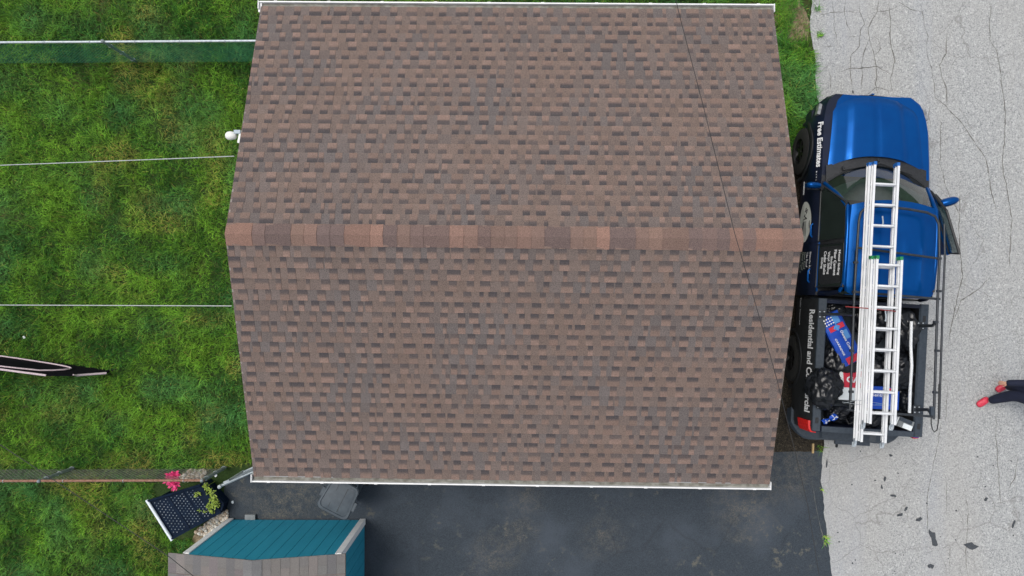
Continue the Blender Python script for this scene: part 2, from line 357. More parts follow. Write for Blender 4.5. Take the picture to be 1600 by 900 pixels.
# ---------------------------------------------------------------- grass blades
def vnoise(x, y, s, seed):
    r = np.random.default_rng(seed).random((256, 256)); x = x / s + 50; y = y / s + 50
    i = np.floor(x).astype(int); j = np.floor(y).astype(int); a = x - i; c = y - j
    a = a * a * (3 - 2 * a); c = c * c * (3 - 2 * c)
    return (r[i % 256, j % 256] * (1 - a) + r[(i + 1) % 256, j % 256] * a) * (1 - c) + (r[i % 256, (j + 1) % 256] * (1 - a) + r[(i + 1) % 256, (j + 1) % 256] * a) * c
def inside(x, y, poly):
    ins = np.zeros(len(x), bool); n = len(poly)
    for i in range(n):
        x0, y0 = poly[i - 1]; x1, y1 = poly[i]
        if y0 == y1: continue
        cnd = ((y0 > y) != (y1 > y)) & (x < (x1 - x0) * (y - y0) / (y1 - y0) + x0); ins ^= cnd
    return ins
def pxpoly(l): return [(P(u, v).x, P(u, v).y) for u, v in l]
def blades(polys, dens, name, hmul=1., tone=1.):
    X = []; Y = []
    for poly in polys:
        xs = [p[0] for p in poly]; ys = [p[1] for p in poly]; A = (max(xs) - min(xs)) * (max(ys) - min(ys)); n = int(A * dens)
        x = RNG.uniform(min(xs), max(xs), n); y = RNG.uniform(min(ys), max(ys), n); k = inside(x, y, poly); X.append(x[k]); Y.append(y[k])
    x = np.concatenate(X); y = np.concatenate(Y)
    dn = vnoise(x, y, .16, 3) * .5 + vnoise(x, y, .5, 4) * .5; keep = RNG.random(len(x)) < .35 + .9 * dn; x = x[keep]; y = y[keep]; n = len(x)
    tuft = vnoise(x, y, .13, 21)
    h = 1.05 * (RNG.uniform(.035, .085, n) + .05 * vnoise(x, y, .35, 5) * RNG.random(n)) * hmul * (.75 + .6 * tuft)
    big = vnoise(x, y, .55, 31)
    ang = 2 * np.pi * (2.2 * vnoise(x, y, .17, 6)) + RNG.normal(0, 1.2, n)
    lean = h * RNG.uniform(.35, 1.35, n); dx = np.cos(ang) * lean; dy = np.sin(ang) * lean
    wd = RNG.uniform(.0045, .009, n); sx = -np.sin(ang) * wd / 2; sy = np.cos(ang) * wd / 2
    V = np.zeros((n, 5, 3)); z0 = .0
    V[:, 0] = np.stack([x + sx, y + sy, np.full(n, z0)], 1); V[:, 1] = np.stack([x - sx, y - sy, np.full(n, z0)], 1)
    V[:, 2] = np.stack([x + dx * .4 - sx * .9, y + dy * .4 - sy * .9, h * .68], 1); V[:, 3] = np.stack([x + dx * .4 + sx * .9, y + dy * .4 + sy * .9, h * .68], 1)
    V[:, 4] = np.stack([x + dx, y + dy, h * .9], 1)
    lo_ = RNG.random(n) < .03; V[lo_, 4, :2] += (V[lo_, 4, :2] - V[lo_, 0, :2]) * .9
    me = bpy.data.meshes.new(name); me.vertices.add(n * 5); me.vertices.foreach_set('co', V.ravel())
    idx = np.arange(n)[:, None] * 5; loops = np.concatenate([idx + [0, 1, 2, 3], idx + [3, 2, 4]], 1)
    me.loops.add(n * 7); me.loops.foreach_set('vertex_index', loops.ravel()); me.polygons.add(n * 2)
    ls = (np.arange(n)[:, None] * 7 + [0, 4]).ravel(); me.polygons.foreach_set('loop_start', ls)
    lng = RNG.random(n) < .05; t1 = vnoise(x, y, .9, 7) * .45 + vnoise(x, y, .3, 8) * .35 + vnoise(x, y, .1, 11) * .2; t2 = vnoise(x, y, .42, 9) * .55 + vnoise(x, y, 1.7, 10) * .45
    a = np.array([.016, .070, .010]); bb = np.array([.102, .22, .018]); dry = np.array([.24, .21, .05]); cool = np.array([.05, .15, .045])
    k = np.clip((t1 - .3) / .4 + RNG.normal(0, .28, n), 0, 1)[:, None]; Cc = a * (1 - k) + bb * k
    k2 = np.clip((big - .5) * 1.6 + RNG.normal(0, .12, n), 0, .7)[:, None]; Cc = Cc * (1 - k2) + cool * k2
    kd = (np.clip((t2 - .62) * 3.5, 0, .75) * (RNG.random(n) < .55) + (RNG.random(n) < .03) * .6)[:, None]; Cc = Cc * (1 - np.clip(kd, 0, 1)) + dry * np.clip(kd, 0, 1)
    Cc *= (RNG.uniform(.6, 1.4, n) * 1.5 * (.60 + .8 * vnoise(x, y, .11, 41)))[:, None] * tone
    ca = me.color_attributes.new('col', 'FLOAT_COLOR', 'POINT'); buf = np.ones((n, 5, 4)); buf[:, :, :3] = Cc[:, None, :]; ca.data.foreach_set('color', buf.ravel())
    me.materials.append(M['grass']); me.update(); me.validate()
    return link(name, me, kind='stuff')
lawn_polys = [pxpoly([(-130, -70), (470, -70), (470, 700), (396, 722), (330, 733), (255, 734), (240, 760), (255, 800), (270, 842), (300, 840), (318, 862), (330, 960), (-130, 960)]),
              pxpoly([(470, -70), (1200, -70), (1200, 70), (470, 70)])]
blades(lawn_polys, 3900, 'grass')
blades([pxpoly([(1185, -70), (1266, -70), (1264, 0), (1246, -10), (1232, 66), (1256, 62), (1271, 90), (1272, 140), (1280, 175), (1270, 200), (1248, 215), (1232, 250), (1185, 260), (1185, 60), (1215, 50), (1210, 15), (1185, 12)])], 4200, 'verge_grass', 1.45, 1.25)
blades([pxpoly([(1206, -12), (1250, -12), (1266, 28), (1262, 66), (1232, 72), (1206, 50)])], 1300, 'patch_grass', .9, 1.1)
weed = [pxpoly([(u - r, v - r), (u + r, v - r), (u + r, v + r), (u - r, v + r)]) for u, v, r in ((1276, 15, 4), (1279, 55, 4), (1288, 838, 3), (1290, 845, 3), (1280, 700, 4), (1282, 765, 2))]
blades(weed, 5200, 'edge_weeds', 1.0, 1.3)
# ---------------------------------------------------------------- the garage
HX, HY, HROT = -.12, .745, R(-.65)
HL, HS, EZ, RZ = 3.65, 3.345, 2.60, 3.735            # half length, half span, eave and ridge height
garage = thing('garage', 'garage with a brown shingled gable roof and white gutters', 'garage', (HX, HY, 0), HROT)
b = MB()
for s in (1, -1):
    b.box((0, s * (HS - .33), 1.24), (2 * HL - .5, .12, 2.48))
for s in (1, -1):
    x = s * (HL - .31); hw = HS - .39
    b.add([(x - .06, -hw, 0), (x - .06, hw, 0), (x - .06, hw, 2.45), (x - .06, 0, 3.50), (x - .06, -hw, 2.45), (x + .06, -hw, 0), (x + .06, hw, 0), (x + .06, hw, 2.45), (x + .06, 0, 3.50), (x + .06, -hw, 2.45)],
          [(0, 1, 2, 3, 4)[::-1], (5, 6, 7, 8, 9)] + [(k, (k + 1) % 5, 5 + (k + 1) % 5, 5 + k) for k in range(5)])
b.build('wall', M['siding'], garage)
b = MB(); b.box((-1.2, -HS + .262, 1.0), (2.5, .03, 2.0)); dr_ = b.build('garage_door', M['white'], garage)
b = MB()
for k in range(4): b.box((-1.2, -HS + .236, .25 + .5 * k), (2.44, .02, .46))
b.build('door_panel', M['white'], dr_)
roof_b = MB(); th = .05
for s in (1, -1):
    roof_b.add([(-HL + .02, s * (HS - .02), EZ - th), (HL - .02, s * (HS - .02), EZ - th), (HL - .02, 0, RZ - th), (-HL + .02, 0, RZ - th), (-HL + .02, s * (HS - .02), EZ - .012), (HL - .02, s * (HS - .02), EZ - .012), (HL - .02, 0, RZ - .012), (-HL + .02, 0, RZ - .012)],
               [(0, 1, 2, 3), (4, 7, 6, 5), (0, 4, 5, 1), (1, 5, 6, 2), (3, 2, 6, 7), (0, 3, 7, 4)])
roof = roof_b.build('roof', M['wood_under'], garage)
b = MB()                                              # rake boards with their grey drip edge, fascia
for sx in (1, -1):
    for s in (1, -1):
        b = MB(); b.bar((sx * (HL - .05), s * HS, EZ - .075), (sx * (HL - .05), s * .012, RZ - .075), .022, .12, 0); b.build('rake_board', M['white'], garage)
b = MB()
for sx in (1, -1):
    for s in (1, -1):
        b = MB(); b.bar((sx * (HL - .008), s * HS, EZ - .006), (sx * (HL - .008), s * .004, RZ - .006), .022, .018); b.build('drip_edge', M['drip'], garage)
b = MB()
for s in (1, -1): b = MB(); b.box((0, s * (HS - .035), EZ - .1), (2 * HL - .06, .022, .15)); b.build('fascia_board', M['white'], garage)
SL = math.hypot(HS, RZ - EZ); EXP = .1435; NCO = int(SL / EXP); EXP = (SL - .0) / NCO
ca_, sa_ = HS / SL, (RZ - EZ) / SL
def slope(s, x, d, h):
    """house-frame point: x along the eave, d up the slope from the eave, h proud of the deck"""
    return (x, s * (HS - d * ca_ + h * sa_), EZ + d * sa_ + h * ca_)
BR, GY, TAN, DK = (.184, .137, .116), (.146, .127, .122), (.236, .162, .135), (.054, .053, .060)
strips = []
def strip(s, k, x0, x1):
    mb = MB(); d0 = k * EXP - (.012 if k == 0 else 0); d1 = (k + 1) * EXP; dt = min(d1 + .03, SL - .002)
    h0 = .0085; h1 = .0015
    hh = lambda d: lerp(h0, h1, (d - d0) / (dt - d0))
    x = x0; tabs = []
    x += random.uniform(-.02, .1)
    while x < x1 - .03:
        w_ = random.choice((.05, .07, .085, .095, .1, .105, .115, .125, .165)) * random.uniform(.9, 1.1); e = min(x + w_, x1 - .002)
        if e - max(x, x0) > .015: tabs.append((max(x, x0 + .001), e))
        x = e + random.uniform(.075, .155)
    F = lambda vs: vs if s > 0 else vs
    def quad(pts, cols):
        cc = list(cols)
        if s > 0: pts = pts[::-1]; cc = cc[::-1]
        mb.add(pts, [(0, 1, 2, 3)], 0, [[tuple(q) for q in cc]])
    def jit(c, a=.12):
        t = random.uniform(1 - a, 1 + a); return tuple(q * t for q in c)
    edges = [x0] + [q for t in tabs for q in t] + [x1]
    for i in range(len(edges) - 1):
        a, e = edges[i], edges[i + 1]
        if e - a < .002: continue
        tab = i % 2 == 1
        if not tab:
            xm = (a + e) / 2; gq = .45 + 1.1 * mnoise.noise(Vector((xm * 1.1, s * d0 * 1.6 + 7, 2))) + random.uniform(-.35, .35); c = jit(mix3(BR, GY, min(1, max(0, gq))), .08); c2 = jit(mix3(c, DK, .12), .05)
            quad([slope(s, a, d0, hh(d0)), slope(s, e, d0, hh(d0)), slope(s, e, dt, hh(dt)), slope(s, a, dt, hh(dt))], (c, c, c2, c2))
            quad([slope(s, a, d0, 0), slope(s, e, d0, 0), slope(s, e, d0, hh(d0)), slope(s, a, d0, hh(d0))], (c,) * 4)
        else:
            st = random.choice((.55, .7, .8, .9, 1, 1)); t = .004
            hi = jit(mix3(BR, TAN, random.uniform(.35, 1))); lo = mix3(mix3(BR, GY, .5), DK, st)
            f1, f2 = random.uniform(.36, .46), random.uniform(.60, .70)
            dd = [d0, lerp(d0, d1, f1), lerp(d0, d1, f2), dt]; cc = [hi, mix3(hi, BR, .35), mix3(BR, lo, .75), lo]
            for q in range(3):
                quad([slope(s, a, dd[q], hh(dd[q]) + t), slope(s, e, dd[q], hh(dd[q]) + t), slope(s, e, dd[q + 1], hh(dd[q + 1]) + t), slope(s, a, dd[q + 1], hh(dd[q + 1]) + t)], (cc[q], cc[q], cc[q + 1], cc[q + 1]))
            quad([slope(s, a, d0, 0), slope(s, e, d0, 0), slope(s, e, d0, hh(d0) + t), slope(s, a, d0, hh(d0) + t)], (hi,) * 4)
            quad([slope(s, a, dt, hh(dt)), slope(s, a, d0, hh(d0)), slope(s, a, d0, hh(d0) + t), slope(s, a, dt, hh(dt) + t)], (lo, hi, hi, lo))
            quad([slope(s, e, d0, hh(d0)), slope(s, e, dt, hh(dt)), slope(s, e, dt, hh(dt) + t), slope(s, e, d0, hh(d0) + t)], (hi, lo, lo, hi))
    for xx, o_ in ((x0, 1), (x1, -1)):
        quad([slope(s, xx, d0, -.004), slope(s, xx, dt, -.004), slope(s, xx, dt, hh(dt) + .001), slope(s, xx, d0, hh(d0) + .001)], (GY,) * 4)
    return mb
for s in (1, -1):
    for k in range(NCO):
        x = -HL - .003 - (k * .37 % 1.0); 
        while x < HL:
            a = max(x, -HL - .003); e = min(x + 1.0, HL + .003)
            if e - a > .02: strips.append((k, a, e, s))
            x += 1.0
# nearest (highest) courses show largest: those are shingles of their own, the lowest courses are one joined part
strips.sort(key=lambda t: (-(t[2] - t[1] > .5), -t[0]))
rest = MB()
for i, (k, a, e, s) in enumerate(strips):
    mb = strip(s, k, a, e)
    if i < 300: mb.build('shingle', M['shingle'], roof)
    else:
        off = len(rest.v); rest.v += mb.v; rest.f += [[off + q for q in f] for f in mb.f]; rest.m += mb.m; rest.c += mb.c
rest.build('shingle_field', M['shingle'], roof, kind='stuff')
x = -HL - .004; n = 0                                  # ridge caps
while x < HL:
    L_ = random.choice((.165, .165, .17, .18, .33)); e = min(x + L_, HL + .004); wv = .148 * random.uniform(.97, 1.03); mb = MB()
    c = random.choice(((.20, .136, .114), (.235, .148, .12), (.265, .162, .128), (.17, .12, .108), (.215, .14, .115), (.155, .114, .106), (.225, .15, .122)))
    fq = random.uniform(.93, 1.07); c = tuple(q * fq for q in c); hA, hB = .022, .015
    jl = 0; rows = []
    for (xx, hh_) in ((x, hB), (e + .012, hA)):
        rows.append([slope(1, xx, SL - wv, hh_ * .6), slope(1, xx, SL - wv * .3, hh_), (xx, jl, RZ + hh_ + .004), slope(-1, xx, SL - wv * .3, hh_), slope(-1, xx, SL - wv, hh_ * .6)])
    low = [(p[0], p[1], p[2] - .016) for p in rows[1]]
    vs = rows[0] + rows[1] + low; fs = [(i, i + 5, i + 6, i + 1) for i in range(4)] + [(5 + i, 10 + i, 11 + i, 6 + i) for i in range(4)]
    mb.add(vs, fs, 0, c); mb.build('ridge_cap_shingle', M['shingle'], roof); x = e
def gutter(s):
    y0 = HS - .012; pr = [(.0, -.015), (.0, -.105), (.075, -.105), (.098, -.055), (.104, -.004), (.112, -.004), (.112, .004), (.094, .004), (.09, -.05), (.07, -.098), (.006, -.098), (.006, -.015)]
    b = MB(); xs = (-HL - .045, HL + .025)
    b.loft([[(xx, s * (y0 + a), EZ - .02 + h) for a, h in pr] for xx in xs], cap=False)
    for xx in xs: b.box((xx, s * (y0 + .056), EZ - .068), (.012, .114, .13))
    g_ = b.build('gutter', M['white'], garage)
    b = MB(); n = 40; vs = []
    for i in range(n + 1):
        xx = lerp(xs[0] + .02, xs[1] - .02, i / n); hz = EZ - .075 + .02 * random.random()
        vs += [(xx, s * (y0 + .008), hz + .012), (xx, s * (y0 + .089), hz)]
    b.add(vs, [(2 * i, 2 * i + 1, 2 * i + 3, 2 * i + 2) if s < 0 else (2 * i, 2 * i + 2, 2 * i + 3, 2 * i + 1) for i in range(n)])
    b.build('gutter_silt', M['trough'], g_)
    for k in range(10):
        xx = lerp(-HL + .2, HL - .2, k / 9); b = MB(); b.box((xx, s * (y0 + .104), EZ - .0195), (.045, .026, .014))
        b.build('hanger', M['white'], g_)
    return g_
gutter(1); gutter(-1)
for (u0, u1, v) in ((412, 520, 742), (1045, 1145, 750)):   # bent flashing glints at the lower eave
    a = P(u0, v, EZ + .012); e = P(u1, v + (u1 - u0) * .015, EZ + .012); inv = Matrix.Rotation(-HROT, 3, 'Z')
    a = inv @ (a - Vector((HX, HY, 0))); e = inv @ (e - Vector((HX, HY, 0))); b = MB(); b.bar((a.x, -HS - .006, EZ + .008), (e.x, -HS - .008, EZ + .004), .006, .008); b.build('drip_flashing', M['line'], garage)
# downspout ends
b = MB(); b.box((-HL - .03, HS + .02, EZ - .1), (.05, .14, .12)); b.build('gutter_end_piece', M['white'], garage)

# floodlight on the rake, lines to the left
q = P(366, 212, 3.0)
fl = thing('floodlight', 'white round floodlight fixed to the left rake of the garage roof', 'lamp', q)
b = MB(); b.lathe([(-.085, .001), (-.083, .035), (-.06, .055), (-.02, .062), (.04, .05), (.06, .03), (.06, .001)], (-.03, .0, .0), 'X', 16); b.build('lamp_head', M['lamp'], fl, 40)
b = MB(); b.box((.055, .045, .02), (.09, .05, .05)); b.build('lamp_body', M['lampgrey'], fl)
b = MB(); b.bar((.06, -.10, 0), (.095, .03, .02), .03, .03); b.box((.12, .01, .0), (.08, .03, .03)); b.build('bracket', M['lamp'], fl)
for (u0, v0, u1, v1, lab) in ((-800, 283, 366, 244, 'thin grey line stretched from the garage over the lawn, nearer the floodlight'), (-800, 474, 362, 478, 'thin grey line stretched from the garage over the lawn, nearer the black goal')):
    a, e = P(u0, v0, 3.0), P(u1, v1, 3.05); pts = [a.lerp(e, t / 12) - Vector((0, 0, .10 * 4 * (t / 12) * (1 - t / 12))) for t in range(13)]
    b = MB(); b.tube(pts, .0065, 6); b.build('overhead_line', M['line'], label=lab, category='line', group='thin lines over the lawn')
def cable(pxs, r, lab):
    b = MB(); ps = [P(u, v, z) for u, v, z in pxs]; pts = []
    for i in range(len(ps) - 1):
        for t in range(6): pts.append(ps[i].lerp(ps[i + 1], t / 6))
    pts.append(ps[-1]); b.tube(pts, r, 6); return b.build('overhead_cable', M['cable'], label=lab, category='cable')
cable([(930, -500, 4.8), (1042, -60, 4.6), (1062, 25, 4.55), (1100, 170, 4.5), (1148, 365, 4.45), (1182, 480, 4.45), (1213, 590, 4.5), (1241, 700, 4.55), (1262, 790, 4.6), (1290, 960, 4.7), (1420, 1500, 4.9)], .0042, 'thin black cable crossing above the right half of the brown roof')
cable([(-700, 222, 2.9), (-60, 655, 2.5), (66, 738, 2.45), (165, 804, 2.45), (263, 869, 2.5), (303, 901, 2.5), (360, 950, 2.55), (760, 1310, 2.8)], .0055, 'thin black cable crossing above the grey shed roof and lower lawn')

# ---------------------------------------------------------------- fences
def mesh_wires(b, x0, x1, z0, z1, y, step=.07, r=.0022, m=0):
    H = z1 - z0; k = x0 - H
    while k < x1:
        for sg in (1, -1):
            a, e = (k, k + H) if sg > 0 else (k + H, k)
            za, ze = z0, z1; t0, t1 = 0., 1.
            # clip to x0..x1
            lo, hi = sorted((a, e))
            if hi > x0 and lo < x1:
                ta = max(0, (x0 - a) / (e - a) if e > a else (x1 - a) / (e - a)); tb = min(1, (x1 - a) / (e - a) if e > a else (x0 - a) / (e - a))
                if tb > ta: b.tube([(lerp(a, e, ta), y + sg * .0025, lerp(z0, z1, ta)), (lerp(a, e, tb), y + sg * .0025, lerp(z0, z1, tb))], r, 4, m, cap=False)
        k += step
def fence(label, A, B, H, posts, railm, wirem, postm, r_rail=.021, step=.07, rw=.0025, ties=.75, group=None, name='chain_link_fence'):
    d = B - A; L = d.length; t = thing(name, label, 'fence', A, math.atan2(d.y, d.x), group)
    b = MB(); n = max(2, int(L / .5)); b.tube([(L * i / n, 0, H + random.uniform(-.003, .003)) for i in range(n + 1)], r_rail, 8); b.build('top_rail', railm, t, 50)
    b = MB(); mesh_wires(b, 0, L, .03, H - .01, -.026, step, rw); b.build('wire_mesh', wirem, t, kind='stuff')
    for x in posts:
        b = MB(); b.tube([(x, 0.0, 0), (x, 0.0, H + .03)], .026, 10); b.lathe([(H + .03, .03), (H + .05, .022), (H + .06, .001)], (x, 0, 0), 'Z', 10); po = b.build('post', postm, t, 50)
        for z in (.1, .45, .8):
            b = MB(); b.tube([(x + .033 * math.cos(a), .033 * math.sin(a), z + .01 * a) for a in np.linspace(0, 5.5, 10)], .004, 5); b.build('tie_ring', M['galv'], po)
    x = .3
    while x < L:
        b = MB(); b.tube([(x, (r_rail + .005) * math.cos(a) - .003, H + (r_rail + .005) * math.sin(a)) for a in np.linspace(0, 6, 9)], .004, 5); b.build('rail_tie', M['galv'], t); x += ties
    return t
A = P(-220, 99); A.z = 0; B = P(440, 95); B.z = 0
fence('green chain link fence with a pale grey top rail', A, B, 1.03, [P(213, 97).x - A.x, .15], M['galv'], M['greenwire'], M['galvdull'], .020, .06, .0021)
A = P(1043, -8); B = P(1083, -7)
fence('short green mesh fence seen just beyond the upper gutter', A, B, .5, [(B - A).length - .02], M['greenwire'], M['greenwire'], M['tubewhite'], .012, .03, .004)
A = P(-220, 731); B = P(356, 729)
fence('chain link fence with rusty brown top rail beside the flower', A, B, .97, [P(118, 731).x - A.x, (B - A).length - .03], M['rust'], M['greywire'], M['galvdull'], .021, .075, .0022, 1.0)
a = P(346, 759, 1.0); e = P(400, 735, 1.0); a.z = e.z = 0
gt = thing('chain_link_gate', 'short galvanised gate between the rusty fence and the garage corner', 'gate', a, math.atan2(e.y - a.y, e.x - a.x)); Lg = (e - a).length
b = MB(); b.tube([(0, 0, .08), (0, 0, 1.0), (Lg, 0, 1.0), (Lg, 0, .08)], .02, 8, closed=True); b.build('gate_frame', M['galvdull'], gt, 50)
b = MB(); mesh_wires(b, .02, Lg - .02, .1, .98, 0, .06, .0025); b.build('wire_mesh', M['galvdull'], gt, kind='stuff')
b = MB(); b.lathe([(1.0, .032), (1.05, .03), (1.07, .001)], (-.02, 0, 0), 'Z', 10); b.tube([(-.02, 0, 0), (-.02, 0, 1.02)], .028, 10); b.build('gate_post', M['galv'], gt, 50)
b = MB(); b.box((.1, .02, .97), (.1, .05, .06)); b.build('latch', M['galvdull'], gt)

# ---------------------------------------------------------------- shed
SX0, SX1, SY, SD, SE, SRZ = -5.19, -2.775, -3.965, 2.6, 1.77, 2.07
shed = thing('shed', 'teal painted garden shed with white corner trim and grey shingles', 'shed', ((SX0 + SX1) / 2, SY, 0))
hw = (SX1 - SX0) / 2
def gz(x): return SE + .02 + (SRZ - SE) * (1 - abs(x) / hw) - .03
b = MB(); b.box((0, -SD / 2, .88), (2 * hw - .04, SD - .04, 1.74)); b.build('wall', M['dark'], shed)
bx = -hw + .05; nb = 12; bw = (2 * hw - .1) / nb
for k in range(nb):
    a, e = bx + k * bw + .004, bx + (k + 1) * bw - .004; b = MB(); y = .0
    pts = [(a, .06), (e, .06), (e, gz(e))] + ([(0, gz(0))] if a < 0 < e else []) + [(a, gz(a))]
    n = len(pts); b.add([(x, y, z) for x, z in pts] + [(x, y - .021, z) for x, z in pts], [tuple(range(n))[::-1], tuple(range(n, 2 * n))] + [(i, (i + 1) % n, n + (i + 1) % n, n + i) for i in range(n)])
    b.build('siding_board', M['teal'], shed)
for k in range(12):
    b = MB(); y0 = -.1 - k * .205; b.box((hw - .012, y0 - .1, .9), (.022, .197, 1.7)); b.build('siding_board', M['teal'], shed)
    b = MB(); b.box((-hw + .012, y0 - .1, .9), (.022, .197, 1.7)); b.build('siding_board', M['teal'], shed)
for sx in (1, -1):
    b = MB(); b.box((sx * (hw - .035), .008, .91), (.095, .022, 1.74)); b.box((sx * (hw + .002), -.035, .91), (.022, .086, 1.74)); b.build('corner_trim', M['trim'], shed)
b = MB(); ov = .004; rl, rr = -5.43 + 3.9825, -2.70 + 3.9825; rx = -.045
for s, xe in ((-1, rl), (1, rr)):
    b.add([(xe, ov, SE - .03), (rx, ov, SRZ - .03), (rx, -SD, SRZ - .03), (xe, -SD, SE - .03), (xe, ov, SE), (rx, ov, SRZ), (rx, -SD, SRZ), (xe, -SD, SE)], [(0, 1, 2, 3), (7, 6, 5, 4), (0, 4, 5, 1), (1, 5, 6, 2), (2, 6, 7, 3), (3, 7, 4, 0)])
sroof = b.build('roof', M['wood_under'], shed)
for s, xe in ((-1, rl), (1, rr)):
    L_ = math.hypot(xe - rx, SRZ - SE); nc = round(L_ / .137); ex = L_ / nc
    for k in range(nc):
        y = ov + .01 - (0 if k % 2 else .15)
        first = True
        while y > -SD:
            y1 = y - (.305 if not (first and not k % 2) else .155); first = False
            if k % 2 == 0 and y < ov - .1 and y > ov - .16: pass
            yy0 = min(ov + .01, y); d0, d1 = k * ex, (k + 1) * ex + .03
            def q(d, yv, h): return (lerp(xe, rx, d / L_), yv, lerp(SE, SRZ, d / L_) + h)
            fq = random.uniform(.92, 1.08); b = MB(); c0 = random.choice(((.215, .21, .20), (.24, .225, .215), (.19, .185, .185), (.26, .235, .22), (.23, .215, .20), (.225, .2, .2)))
            vs = [q(d0, y - .003, .010), q(d0, y1 + .003, .010), q(d1, y1 + .003, .003), q(d1, y - .003, .003)] + [q(d0, y - .003, .0), q(d0, y1 + .003, .0), q(d1, y1 + .003, .0), q(d1, y - .003, .0)]
            b.add(vs, [(0, 1, 2, 3) if s < 0 else (3, 2, 1, 0), (0, 4, 5, 1), (0, 3, 7, 4), (1, 5, 6, 2)], 0, tuple(v * fq for v in c0))
            b.build('shingle', M['greyshingle'], sroof); y = y1
        if k % 2 == 0:
            b = MB(); b.add([q(k * ex, ov + .01, .010), q(k * ex, ov - .147, .010), q((k + 1) * ex + .03, ov - .147, .003), q((k + 1) * ex + .03, ov + .01, .003)], [(0, 1, 2, 3) if s < 0 else (3, 2, 1, 0)], 0, (.22, .21, .2)); b.build('shingle', M['greyshingle'], sroof)
k = ov + .01
while k > -SD:
    b = MB(); e = k - .15; wv = .14
    vs = [(rx - wv, k, SRZ - wv * .2 + .012), (rx, k, SRZ + .02), (rx + wv, k, SRZ - wv * .22 + .012), (rx - wv, e, SRZ - wv * .2 + .018), (rx, e, SRZ + .026), (rx + wv, e, SRZ - wv * .22 + .018)]
    b.add(vs, [(0, 3, 4, 1), (1, 4, 5, 2)], 0, (.225 * random.uniform(.85, 1.1),) * 3); b.build('ridge_cap_shingle', M['greyshingle'], sroof); k = e
q = P(393, 808); b = MB(); b.box((q.x, q.y + .02, .05), (.18, .09, .06)); b.build('concrete_block', M['greybox'], label='small grey block at the foot of the teal shed wall', category='block')

# ---------------------------------------------------------------- wheeled bin
q = P(528, 780, 1.0); bn = thing('wheeled_bin', 'dark grey wheeled rubbish bin with closed lid beside the lower gutter', 'bin', (q.x, q.y, 0), R(-27))
def rrect(hx, hy, r, z, n=5, dx=0, dy=0, rf=None):
    out = []
    for (cx, cy, a0) in ((hx - r, hy - r, 0), (-hx + r, hy - r, 90), (-hx + r, -hy + r, 180), (hx - r, -hy + r, 270)):
        for k in range(n + 1):
            a = R(a0 + 90 * k / n); out.append((cx + r * math.cos(a) + dx, cy + r * math.sin(a) + dy, z))
    return out
def lid_sec(hx, hy, z, bow):
    out = []
    for p in rrect(hx, hy, .09, z, 6):
        x, y = p[0], p[1]; f = (y + hy) / (2 * hy); out.append((x * lerp(1.0, .86, f * f), y, z))
    return out
bn.scale = (.94, .94, .97)
b = MB(); b.loft([rrect(.21, .25, .05, .06), rrect(.23, .27, .06, .5), rrect(.27, .29, .07, .93)]); b.build('bin_body', M['bin'], bn, 35)
b = MB(); b.loft([lid_sec(.305, .305, .925, 0), lid_sec(.31, .31, .955, 0), lid_sec(.295, .295, .985, 0), lid_sec(.265, .265, .987, 0), lid_sec(.255, .255, .972, 0), lid_sec(.245, .245, .974, 0), lid_sec(.10, .12, .99, 0)]); ld = b.build('lid', M['bin'], bn, 25)
b = MB(); b.box((.075, 0, .985), (.008, .44, .012)); b.box((-.1, 0, .982), (.006, .42, .01)); b.build('lid_rib', M['blackpl'], ld)
for sx in (1, -1):
    b = MB(); b.box((sx * .31, -.02, .955), (.05, .16, .04)); b.build('lid_lip', M['bin'], ld)
    b = MB(); b.lathe([(-.03, .05), (-.03, .13), (.03, .13), (.03, .05)], (sx * .26, .27, .13), 'X', 18); b.build('wheel', M['rubber'], bn, 40)
b = MB(); b.tube([(-.2, .29, .96), (-.2, .37, .99), (.2, .37, .99), (.2, .29, .96)], .014, 8); b.build('handle', M['bin'], bn, 50)

# ---------------------------------------------------------------- navy perforated panel with plant, pebbles, flower
# corners: white tube end (raised), low trough end
A1, A2 = P(231, 782, .62), P(269, 842, .62); B1, B2 = P(313, 757, .30), P(346, 800, .30)
pan = thing('perforated_panel', 'navy perforated sloping panel with a white tube along its raised edge', 'panel', (P(290, 800).x, P(290, 800).y, 0)); o = Vector((pan.location))
def pl(s, t, h=0): 
    p = A1.lerp(A2, t).lerp(B1.lerp(B2, t), s) - o; return Vector((p.x, p.y, p.z + h))
b = MB(); vs = [pl(0, 0, -.02), pl(0, 1, -.02), pl(1, 1, -.02), pl(1, 0, -.02), pl(0, 0), pl(0, 1), pl(1, 1), pl(1, 0)]
b.add(vs, [(3, 2, 1, 0), (4, 5, 6, 7), (0, 1, 5, 4), (1, 2, 6, 5), (2, 3, 7, 6), (3, 0, 4, 7)]); b.build('deck', M['navy'], pan)
b = MB()
for t in (0.01, .99): b.bar(pl(0, t, .015), pl(1, t, .015), .035, .05)
b.bar(pl(.02, .03, .005), pl(.02, .97, .005), .03, .02)
for s in (.36, .64): b.bar(pl(s, .04, .004), pl(s, .96, .004), .015, .016)
b.build('edge_rim', M['navy'], pan)
b = MB()
for i in range(15):
    for j in range(11):
        s = .09 + i * .052; t = .10 + j * .078 + (.039 if i % 2 else 0)
        if abs(s - .36) < .03 or abs(s - .64) < .03 or t > .93: continue
        p = pl(s, t, .006); b.lathe([(0, .0100), (.008, .0075), (.010, .001)], p, 'Z', 7)
b.build('stud', M['stud'], pan, kind='stuff')
b = MB(); b.tube([pl(-.005, -.02, .015), pl(-.005, 1.03, .015)], .026, 10); b.build('edge_tube', M['tubewhite'], pan, 50)
b = MB(); e1, e2, e3, e4 = [p - o for p in (P(321, 753, .25), P(350, 786, .25), P(345, 802, .25), P(330, 770, .2))]
